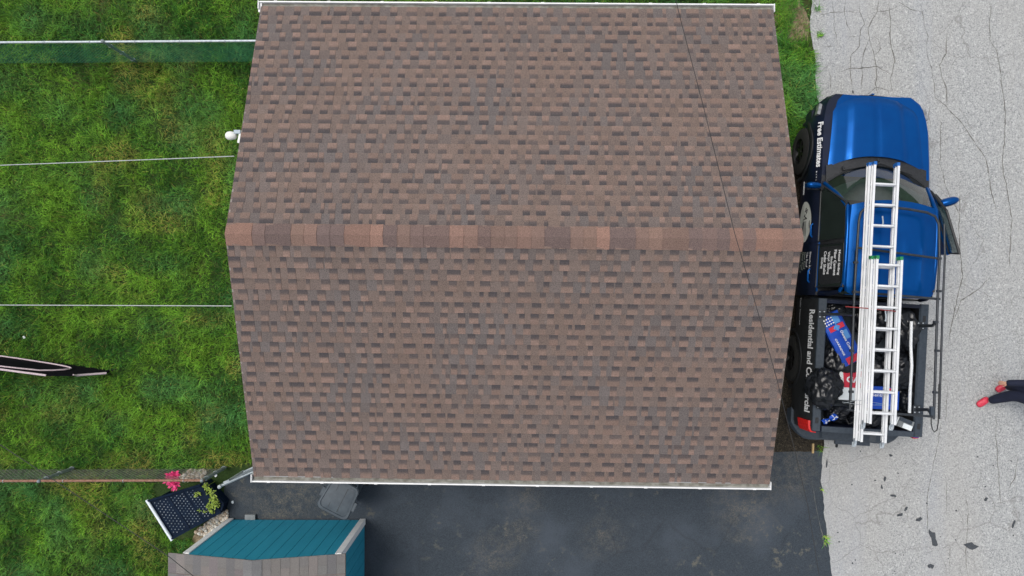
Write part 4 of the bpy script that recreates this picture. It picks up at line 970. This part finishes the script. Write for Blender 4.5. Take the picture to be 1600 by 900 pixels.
side_text('Fully Insured', ly(467, .8), .74, .44, .06, bed=True, out=.008)
yd = .28
for t, L_, z in (('Shingle Roof', .36, 1.055), ('Tile Roof', .25, .975), ('Slate Roof', .28, .90), ('Metal Roof', .30, .83), ('Rubber Roof', .33, .76), ('Flat Roof', .25, .69)):
    side_text(t, yd - .02, z, L_, .055, m=M['letter'] if z > .95 else M['lettergr'], par=dr2)
side_text('Gutters & Downspouts', .36, .58, .66, .06, par=dr2)
def win_pt(z): return Vector((-lerp(.862, .684, (z - 1.2) / .575) - .014, 0, z))
b = MB(); a, e = win_pt(1.26), win_pt(1.73); b.add([(a.x + .004, .33, a.z), (a.x + .004, -.29, a.z), (e.x + .004, -.24, e.z), (e.x + .004, .33, e.z)], [(3, 2, 1, 0)]); b.build('window_film', M['blackpl'], dr2)
for t, L_, z in (('Metal Siding', .39, 1.65), ('Fiber Cement', .40, 1.57), ('Siding', .20, 1.49), ('Vinyl Siding', .36, 1.43), ('Cedar Shake', .37, 1.355), ('Siding', .18, 1.285)):
    p = win_pt(z); q = win_pt(z + .062); text(t, L_, .062, (p.x, .27 - (.40 - L_) / 2, z), (0, -1, 0), q - p, dr2, bold=.028)
n = 36; yc, zc = toT(P(1262, 348, .8)).y, .84; b = MB()
b.add([(-(side_x(yc, zc + .215 * math.sin(2 * math.pi * k / n)) + .0145), yc - .34 * math.cos(2 * math.pi * k / n), zc + .215 * math.sin(2 * math.pi * k / n)) for k in range(n)] + [(-(side_x(yc, zc) + .0145), yc, zc)], [(k, (k + 1) % n, n) for k in range(n)]); b.build('oval_badge', M['badge'], dl_)
b = MB(); f_ = lambda y, z: (-(side_x(y, z) + .018), y, z)
for pts in (((.14, .06), (.20, .09), (.17, .02), (.23, .05)), ((.05, .08), (.10, .0), (.12, .03)), ((.06, .07), (.04, -.03))):
    b.tube([f_(yc + py, zc + pz) for py, pz in pts], .008, 5)
for k in range(4): b.box(f_(yc - .11 - .0 * k, zc + .06 - .035 * k), (.003, .26 - .02 * k, .008))
b.build('badge_mark', M['blackpl'], dl_)
b = MB()
for k in range(5): b.box((-.906, 1.40 - .0 * k + .16 - .045 * k, 1.07), (.012, .02, .035 if k % 2 else .05))
b.build('fender_emblem', M['alu'], truck)
b = MB(); b.box((-(side_x(1.3, .72) + .015), 1.34, .72), (.006, .22, .022)); b.build('door_trim_strip', M['alu'], dl_)

# ---------------------------------------------------------------- ladder rack (bolts on to the bed, so a thing of its own)
rk = thing('ladder_rack', 'black tube ladder rack standing over the pickup bed and cab', 'rack', (0, 0, 0))
RKZ = 2.06
def rp(u, v, z=RKZ): return P(u, v, z)
Lr = [rp(1328, 640), rp(1332, 545), rp(1335, 455), rp(1339, 390), rp(1342, 345)]; Rr = [rp(1459, 655), rp(1462, 560), rp(1465, 470), rp(1468, 403), rp(1467, 350)]
b = MB(); b.tube(Lr + [rp(1345, 332), rp(1352, 325), rp(1375, 322), rp(1420, 327), rp(1448, 332), rp(1461, 338)] + Rr[::-1], .019, 10); b.build('main_hoop', M['rack'], rk, 60)
b = MB(); lo = .17; b.tube([p + Vector((.09, 0, -.02)) for p in Rr] , .016, 8); b.build('side_rail', M['rack'], rk, 60)
b = MB(); b.tube([p + Vector((.07, 0, -lo)) for p in Lr[:4]], .016, 8); b.build('side_rail', M['rack'], rk, 60)
for (a, e) in (((1340, 387), (1468, 404)), ((1335, 456), (1465, 467)), ((1322, 640), (1457, 651))):
    b = MB(); b.tube([rp(*a), rp(*e)], .018, 8); b.build('cross_bar', M['rack'], rk, 60)
for (bx, by, tx, ty) in ((1284, 491, 1334, 492), (1281, 632, 1329, 634), (1438, 509, 1463, 503), (1432, 640, 1456, 648)):
    b = MB(); b.tube([P(bx, by, 1.36), P(lerp(bx, tx, .75), by, 1.6), P(tx, ty, 1.85), P(tx, ty, RKZ)], .024, 8); po = b.build('rack_post', M['rack'], rk, 60)
    b = MB(); p = P(bx, by, 1.362); b.box(p, (.12, .13, .02)); 
    b.build('foot_plate', M['rack'], po)
    for dx, dy in ((-.035, -.04), (.035, -.04), (-.035, .04), (.035, .04)):
        b = MB(); b.lathe([(.008, .011), (.02, .011), (.022, .001)], p + Vector((dx, dy, 0)), 'Z', 6); b.build('bolt', M['galv'], po)
for u, v in ((1467, 404), (1465, 467), (1462, 503), (1335, 456), (1337, 410), (1464, 548), (1461, 613), (1331, 548), (1330, 612), (1467, 455)):
    b = MB(); p = rp(u, v); b.box(p, (.06, .035, .05)); b.build('clamp', M['rack'], rk)
b = MB(); b.tube([rp(1455, 640), rp(1455, 662), rp(1457, 671), rp(1460, 675), rp(1464, 672), rp(1466, 660), rp(1467, 600)], .008, 6); b.build('cord_loop', M['cable'], rk, 60)
b = MB(); b.tube([rp(1337, 630), rp(1337, 650), rp(1333, 660), rp(1326, 662), rp(1322, 655)], .01, 6); b.build('cord_loop', M['cable'], rk, 60)
b = MB(); b.box(rp(1456, 642), (.05, .13, .05)); b.build('end_bracket', M['railcap'], rk)
b = MB(); b.tube([P(1321, 479, 2.1), P(1358, 482, 2.33), P(1405, 487, 2.33)], .007, 6); b.build('tie_strap', M['strapred'], rk, 50)
b = MB(); b.tube([P(1318, 630, 1.95), P(1340, 625, 2.2), P(1400, 634, 2.2), P(1340, 632, 2.2), P(1316, 628, 1.95)], .004, 5); b.build('tie_wire', M['galv'], rk, 50)

# ---------------------------------------------------------------- ladders
def ladder(a, e, z, wd, n, phase, capm, label, feet=False, foff=.0):
    d = e - a; L_ = d.length; t = thing('extension_ladder', label, 'ladder', (a.x, a.y, z), math.atan2(d.y, d.x) - math.pi / 2, 'aluminium ladders on the rack')
    secs = ((0, wd, 0), (.098, wd - .060, foff))
    for (dz, wv, off) in secs:
        for s in (1, -1):
            x = s * wv / 2; b = MB(); b.box((x, L_ / 2 + off, dz + .037), (.004, L_, .056)); b.box((x, L_ / 2 + off, dz + .072), (.034, L_, .009)); b.box((x, L_ / 2 + off, dz + .004), (.034, L_, .008)); rl = b.build('rail', M['alu'], t)
            b = MB(); b.box((x - s * .006, L_ + off + .012, dz + .037), (.042, .05, .082)); b.build('end_cap', capm, rl)
        for k in range(n):
            y = phase + k * .3048 + off
            if y > L_ - .05 + off: break
            b = MB(); b.tube([(-wv / 2, y, dz + .037), (wv / 2, y, dz + .037)], .0175, 8); b.build('rung', M['alu'], t, 50)
            
    for s in (1, -1):
        b = MB(); b.box((s * wd / 2, -.03, .03), (.035, .10, .05), Matrix.Rotation(R(15), 3, 'X')); b.box((s * wd / 2, -.07, .0), (.05, .07, .02)); b.build('foot', M['galv'], t)
    b = MB(); b.tube([(.0, L_ - .75, .11), (.02, L_ - .85, .10), (.0, L_ - .9, .12)], .01, 6); b.build('rung_lock', M['galv'], t)
    return t
ladder(P(1356, 688, 2.085), P(1377, 260, 2.085), 2.085, .405, 14, .12, M['bluecap'], 'long aluminium ladder with blue end caps reaching over the windshield')
ladder(P(1370, 660, 2.28), P(1381, 405, 2.28), 2.28, .41, 9, .15, M['greencap'], 'shorter aluminium ladder with green end caps lying on the long one')

# ---------------------------------------------------------------- load in the bed
def bag(c, sx, sy, sz, seed, label, rz=0.):
    bm = bmesh.new(); bmesh.ops.create_icosphere(bm, subdivisions=5, radius=1)
    for v in bm.verts:
        p = v.co.copy(); q = p * 1.3 + Vector((seed * 7.3, 0, 0))
        sv = Vector((seed * 3.1, seed, 5)); rd = 1.04 + .30 * mnoise.noise(p * 1.0 + sv) - .34 * abs(mnoise.noise(p * 1.7 + sv)) - .20 * abs(mnoise.noise(p * 3.6 + sv)) + .03 * mnoise.noise(p * 1.1 + Vector((seed, 3, 1)))
        wq = mnoise.noise(p * 1.6 + Vector((seed, 9, 2))) * 1.4; t_ = math.atan2(p.y, p.x) + wq
        rd += .03 * (1 - abs(mnoise.noise(Vector((t_ * 5.0, p.z * 1.2 + seed, seed)))) * 2.6) + .015 * (1 - abs(mnoise.noise(Vector((t_ * 11, p.z * 2.5 + seed, 4 + seed)))) * 2.6)
        v.co = Vector((p.x * sx, p.y * sy, p.z * sz)) * rd
        if v.co.z < -sz * .55: v.co.z = -sz * .55
    me = bpy.data.meshes.new('rubbish_bag'); bm.to_mesh(me); bm.free(); me.materials.append(M['bag']); me.shade_smooth()
    o = link('rubbish_bag', me, label=label, category='bag', group='black rubbish bags in the pickup bed'); o.location = c; o.rotation_euler = (0, 0, rz)
for u, v, z, sx, sy, sz, lab in (
    (1287, 604, 1.38, .27, .34, .28, 'bulging black bag draped over the left bed rail'), (1313, 560, 1.12, .30, .36, .22, 'black bag under the lower end of the blue package'),
    (1410, 515, 1.18, .26, .36, .26, 'shiny black bag by the white pipe, near the cab'), (1400, 580, 1.14, .30, .32, .26, 'black bag by the white pipe, behind the blue carton'),
    (1365, 500, 1.05, .30, .36, .22, 'black bag under the ladders nearest the cab'), (1360, 580, 1.02, .34, .36, .22, 'black bag under the ladders in the middle of the bed'),
    (1350, 655, 1.10, .30, .18, .24, 'black bag under the ladder feet by the tailgate'), (1300, 487, 1.12, .22, .16, .2, 'small black bag in the front left corner of the bed'), (1417, 625, 1.08, .16, .26, .2, 'black bag squeezed between blue carton and right bed wall'), (1305, 646, 1.05, .18, .16, .18, 'black bag behind the red and white carton')):
    bag(P(u, v, z), sx, sy, sz, u * .13 + v * .07, lab, random.uniform(-.4, .4))
pk = thing('shingle_package', 'long blue shingle package with red bands leaning in the bed', 'package', P(1313, 528, 1.28), 0)
ax = (P(1333, 567, 1.34) - P(1293, 492, 1.34)); ax.z = 0; hl = ax.length / 2; ax.normalize(); ay = Vector((-ax.y, ax.x, 0)); MR = Matrix((ax, ay, Vector((0, 0, 1)))).transposed()
def pkp(x, y, z): return MR @ Vector((x, y, z))
b = MB(); NXp = 12
secs = []
for i in range(NXp + 1):
    x = lerp(-hl, hl, i / NXp); sg = .012 * math.sin(i * 2.1) ; secs.append([pkp(x, -.165, -.05), pkp(x, -.17, .03 + sg), pkp(x, -.13, .06 + sg), pkp(x, .13, .06 - sg), pkp(x, .17, .03 - sg), pkp(x, .165, -.05)])
b.loft(secs); b.build('wrapper', M['wrapblue'], pk, 40)
b = MB()
def band(x0, x1, y0, y1, z=.078): return [pkp(x0, y0, z), pkp(x1, y0, z), pkp(x1, y1, z), pkp(x0, y1, z)]
b.add(band(-hl * .55, -hl * .36, -.125, .125), [(0, 1, 2, 3)]); b.build('red_band', M['wrapred'], pk)
b = MB(); b.add(band(hl * .72, hl * .97, -.11, .125), [(0, 1, 2, 3)]); b.build('red_band', M['wrapred'], pk)
b = MB(); b.add(band(-hl * .95, -hl * .58, .0, .10), [(0, 1, 2, 3)]); b.add(band(-hl * .25, hl * .1, .05, .125), [(0, 1, 2, 3)]); b.build('pale_panel', M['wraplite'], pk)
b = MB(); c = (-hl * .45, .0); rr_ = .055
b.tube([pkp(c[0] + rr_, 0, .082), pkp(c[0], rr_, .082), pkp(c[0] - rr_, 0, .082), pkp(c[0], -rr_, .082)], .004, 4, closed=True); b.tube([pkp(c[0] + .03, 0, .082), pkp(c[0], .03, .082), pkp(c[0] - .03, 0, .082), pkp(c[0], -.03, .082)], .003, 4, closed=True)
b.add([pkp(c[0] + rr_ * .95, 0, .080), pkp(c[0], rr_ * .95, .080), pkp(c[0] - rr_ * .95, 0, .080), pkp(c[0], -rr_ * .95, .080)], [(3, 2, 1, 0)])
b.build('diamond_emblem', M['wraplite'], pk)
b = MB()
for i in range(3):
    for j in range(4): p = pkp(-hl * .66 - i * .045, -.13 + j * .04, .079); b.lathe([(0, .013), (.002, .001)], p, 'Z', 6)
b.build('print_dots', M['letter'], pk)
text('Owens Corning', .42, .055, pkp(-hl * .28, .005, .08), ax, ay, pk, bold=.02); text('OAKRIDGE', .3, .03, pkp(-hl * .1, -.115, .08), ax, ay, pk)
cb = P(1333, 598, 1.28); q1 = thing('carton', 'red and white printed carton standing in the bed beside the black bag', 'carton', cb, R(-3))
b = MB(); b.box((0, -.03, -.2), (.43, .50, .40)); b.build('box', M['paper'], q1)
b = MB(); b.add([(x, y, .004) for x, y in ((-.14, -.08), (.2, -.08), (.2, .19), (-.17, .19))], [(0, 1, 2, 3)]); b.build('red_print', M['wrapred'], q1)
text('GAF', .28, .10, (-.11, .0, .007), (1, 0, 0), (0, 1, 0), q1, bold=.04)
cb = P(1382, 622, 1.24); q2 = thing('carton', 'blue printed carton under the ladders with white diamonds', 'carton', cb, R(-3))
b = MB(); b.box((0, 0, -.15), (.46, .36, .30)); b.build('box', M['wrapblue'], q2)
b = MB()
for k in range(4): b.add([(.185 + dx, .12 - k * .055 + dy, .004) for dx, dy in ((.022, 0), (0, .024), (-.022, 0), (0, -.024))], [(0, 1, 2, 3)])
b.build('white_diamonds', M['letter'], q2)
b = MB(); b.add([(x, y, .004) for x, y in ((.05, .09), (.13, .09), (.13, .16), (.05, .16))], [(0, 1, 2, 3)]); b.build('red_print', M['wrapred'], q2)
text('Sentinel', .26, .05, (-.2, .02, .005), (1, 0, 0), (0, 1, 0), q2); text('shingles.', .15, .035, (-.14, -.12, .005), (1, 0, 0), (0, 1, 0), q2, m=M['wraplite'])
b = MB(); b.tube([P(1424, 502, 1.5), P(1423, 540, 1.49), P(1424.5, 572, 1.5), P(1422, 610, 1.49), P(1421, 645, 1.48)], .024, 10); b.build('white_pipe', M['pvc'], smooth=60, label='white plastic pipe lying along the right side of the bed', category='pipe')
p = P(1414, 662, 1.36); wl_ = thing('work_light', 'boxy grey case with pale label in the bed corner by the tailgate', 'case', p, R(-22))
b = MB(); b.box((0, 0, -.08), (.26, .17, .22), taper=.9); b.build('housing', M['greybox'], wl_)
b = MB(); b.box((-.02, .045, .034), (.2, .06, .012)); b.build('top_label', M['railcap'], wl_)
b = MB(); b.box((.035, -.035, .034), (.15, .075, .010)); b.box((-.125, 0, -.06), (.012, .12, .12)); b.build('pale_label', M['paper'], wl_)
for (u, v, rz_, lab) in ((1290, 658, .3, 'crumpled blue and white wrapper behind the bed corner by the taillight'), (1302, 652, -.6, 'crumpled blue and white wrapper next to the bed corner wrapper')):
    p = P(u, v, 1.30); b = MB(); n = 9
    for r_, mi in ((.075, 0), (.06, 1)):
        ring = [(p.x + r_ * math.cos(2 * math.pi * k / n) * random.uniform(.6, 1.2), p.y + r_ * .8 * math.sin(2 * math.pi * k / n) * random.uniform(.6, 1.2), p.z + random.uniform(-.03, .03) + mi * .015) for k in range(n)]
        b.add(ring + [(p.x, p.y, p.z + .05 + mi * .008)], [(k, (k + 1) % n, n) for k in range(n) if mi == 0 or k % 3 == 0], mi)
    b.build('crumpled_wrapper', [M['wrapblue'], M['paper']], label=lab, category='wrapper')

# ---------------------------------------------------------------- person at the right edge, walking towards the pickup
def skin(name, nodes, edges, m, parent, root=0, sub=2):
    me = bpy.data.meshes.new(name); me.from_pydata([n[0] for n in nodes], edges, []); o = bpy.data.objects.new(name, me); COL.objects.link(o)
    md = o.modifiers.new('s', 'SKIN'); md.use_smooth_shade = True; md.branch_smoothing = .3
    for i, n in enumerate(nodes):
        sv = me.skin_vertices[0].data[i]; r_ = n[1]; sv.radius = (r_, r_) if not isinstance(r_, tuple) else r_; sv.use_root = (i == root)
    su = o.modifiers.new('u', 'SUBSURF'); su.levels = sub; su.render_levels = sub
    bpy.context.view_layer.update(); me2 = bpy.data.meshes.new_from_object(o.evaluated_get(bpy.context.evaluated_depsgraph_get())); o.modifiers.clear(); o.data = me2; me2.materials.clear(); me2.materials.append(m); me2.shade_smooth()
    o.parent = parent; return o
f1 = P(1541, 626, .09); f2 = P(1571, 603, .09); k1 = P(1588, 617, .52); k2 = P(1590, 603, .50); hip = Vector(((8.57, -1.68, .93)))
pr = thing('person', 'person in navy clothes and red shoes walking at the right edge', 'person', (hip.x, hip.y, 0)); O = Vector((hip.x, hip.y, 0))
def r_(p): return Vector(p) - O
hp = r_(hip); hL = hp + Vector((0, -.10, -.03)); hR = hp + Vector((0, .10, -.03)); a1, a2 = r_(f1), r_(f2); kn1, kn2 = r_(k1), r_(k2)
sp = hp + Vector((0, 0, .18)); ch = hp + Vector((-.03, 0, .40)); nk = hp + Vector((-.05, 0, .56)); hd = hp + Vector((-.08, 0, .66)); ht = hp + Vector((-.08, 0, .78))
sL = ch + Vector((0, -.19, .09)); sR = ch + Vector((0, .19, .09)); hand = r_(P(1577, 598.5, .86)); elR = (sR + hand) / 2 + Vector((.05, .05, -.10)); elL = sL + Vector((.12, -.06, -.27)); hnL = elL + Vector((-.04, .02, -.26))
def fingers(nodes, edges, i, wr, d, side):
    d = d.normalized(); up = Vector((0, 0, 1)); x = d.cross(up).normalized(); pz = x.cross(d)
    pa = len(nodes); nodes.append((wr + d * .05, (.036, .016))); edges.append((i, pa))
    for k, (o_, L_) in enumerate(((-.028, .066), (-.009, .076), (.010, .072), (.027, .056))):
        j = len(nodes); nodes += [(wr + d * .095 + x * o_, .0095), (wr + d * (.095 + L_ * .55) + x * o_ - pz * .015, .0085), (wr + d * (.095 + L_ * .8) + x * o_ - pz * .04, .007)]; edges += [(pa, j), (j, j + 1), (j + 1, j + 2)]
    j = len(nodes); nodes += [(wr + d * .055 + x * side * .045, .0105), (wr + d * .095 + x * side * .058 - pz * .02, .0085)]; edges += [(pa, j), (j, j + 1)]
nodes = [(hp, .095), (sp, .09), (ch, (.12, .085)), (nk, .052), (hd, (.068, .078)), (ht, (.072, .085)), (hL, .085), (kn1, .055), (a1 + Vector((.02, 0, .02)), .036), (hR, .085), (kn2, .055), (a2 + Vector((.02, 0, .02)), .036), (sL, .06), (elL, .042), (hnL, .028), (sR, .06), (elR, .042), (hand + Vector((.05, 0, .01)), .028)]
edges = [(0, 1), (1, 2), (2, 3), (3, 4), (4, 5), (0, 6), (6, 7), (7, 8), (0, 9), (9, 10), (10, 11), (2, 12), (12, 13), (13, 14), (2, 15), (15, 16), (16, 17)]
fingers(nodes, edges, 14, hnL, hnL - elL, 1); nodes[17] = (hand, .028); fingers(nodes, edges, 17, hand, hand - elR, -1)
pb_ = skin('body', nodes, edges, M['skin'], pr)
nodes = [(hp + Vector((0, 0, .07)), .165), (hL, .135), (kn1, .108), (lerp(kn1, a1, .5), .092), (a1 + Vector((.015, 0, .05)), .068), (hR, .135), (kn2, .108), (lerp(kn2, a2, .5), .092), (a2 + Vector((.015, 0, .05)), .068)]
skin('trousers', nodes, [(0, 1), (1, 2), (2, 3), (3, 4), (0, 5), (5, 6), (6, 7), (7, 8)], M['navycloth'], pr)
nodes = [(hp + Vector((0, 0, -.02)), .175), (sp, .16), (ch, (.19, .14)), (ch + Vector((0, 0, .11)), .085), (sL, .082), (elL, .062), (hnL, .048), (sR, .082), (elR, .064), (hand + (hand - elR).normalized() * .055, .054)]
skin('jacket', nodes, [(0, 1), (1, 2), (2, 3), (2, 4), (4, 5), (5, 6), (2, 7), (7, 8), (8, 9)], M['navycloth'], pr)
for an, dr_x in ((a1, Vector((-.8, -.6, 0))), (a2, Vector((-.8, -.55, 0)))):
    d = dr_x.normalized(); base = Vector((an.x, an.y, .0))
    skin('shoe', [(base - d * .07 + Vector((0, 0, .055)), .052), (base + Vector((0, 0, .07)), .062), (base + d * .09 + Vector((0, 0, .055)), (.066, .045)), (base + d * .17 + Vector((0, 0, .045)), (.056, .036))], [(0, 1), (1, 2), (2, 3)], M['redshoe'], pr)
b = MB(); 
bm = bmesh.new(); bmesh.ops.create_icosphere(bm, subdivisions=3, radius=1)
for v in list(bm.verts):
    p = v.co; v.co = hd.lerp(ht, .65) + Vector((.012 + p.x * .098, p.y * .09, p.z * .115 + .012)) * (1 + .03 * mnoise.noise(p * 6))
bmesh.ops.delete(bm, geom=[f for f in bm.faces if f.calc_center_median().x < hd.x - .035 and f.calc_center_median().z < ht.z + .0], context='FACES')
me = bpy.data.meshes.new('hair'); bm.to_mesh(me); bm.free(); me.materials.append(M['hair']); me.shade_smooth(); link('hair', me, pr)
fx = hd.lerp(ht, .4) + Vector((-.085, 0, 0)); b = MB()
for s in (1, -1): b.lathe([(-.008, .001), (-.004, .009), (.006, .01)], fx + Vector((.006, s * .032, .01)), 'X', 8)
b.build('eye', M['hair'], pr)
b = MB(); b.box(fx + Vector((-.008, 0, -.022)), (.03, .022, .045), taper=.5); b.box(fx + Vector((.004, 0, -.062)), (.008, .045, .008))
for s in (1, -1): b.box(fx + Vector((.09, s * .083, -.01)), (.035, .014, .055))
b.build('nose_and_ears', M['skin'], pr)
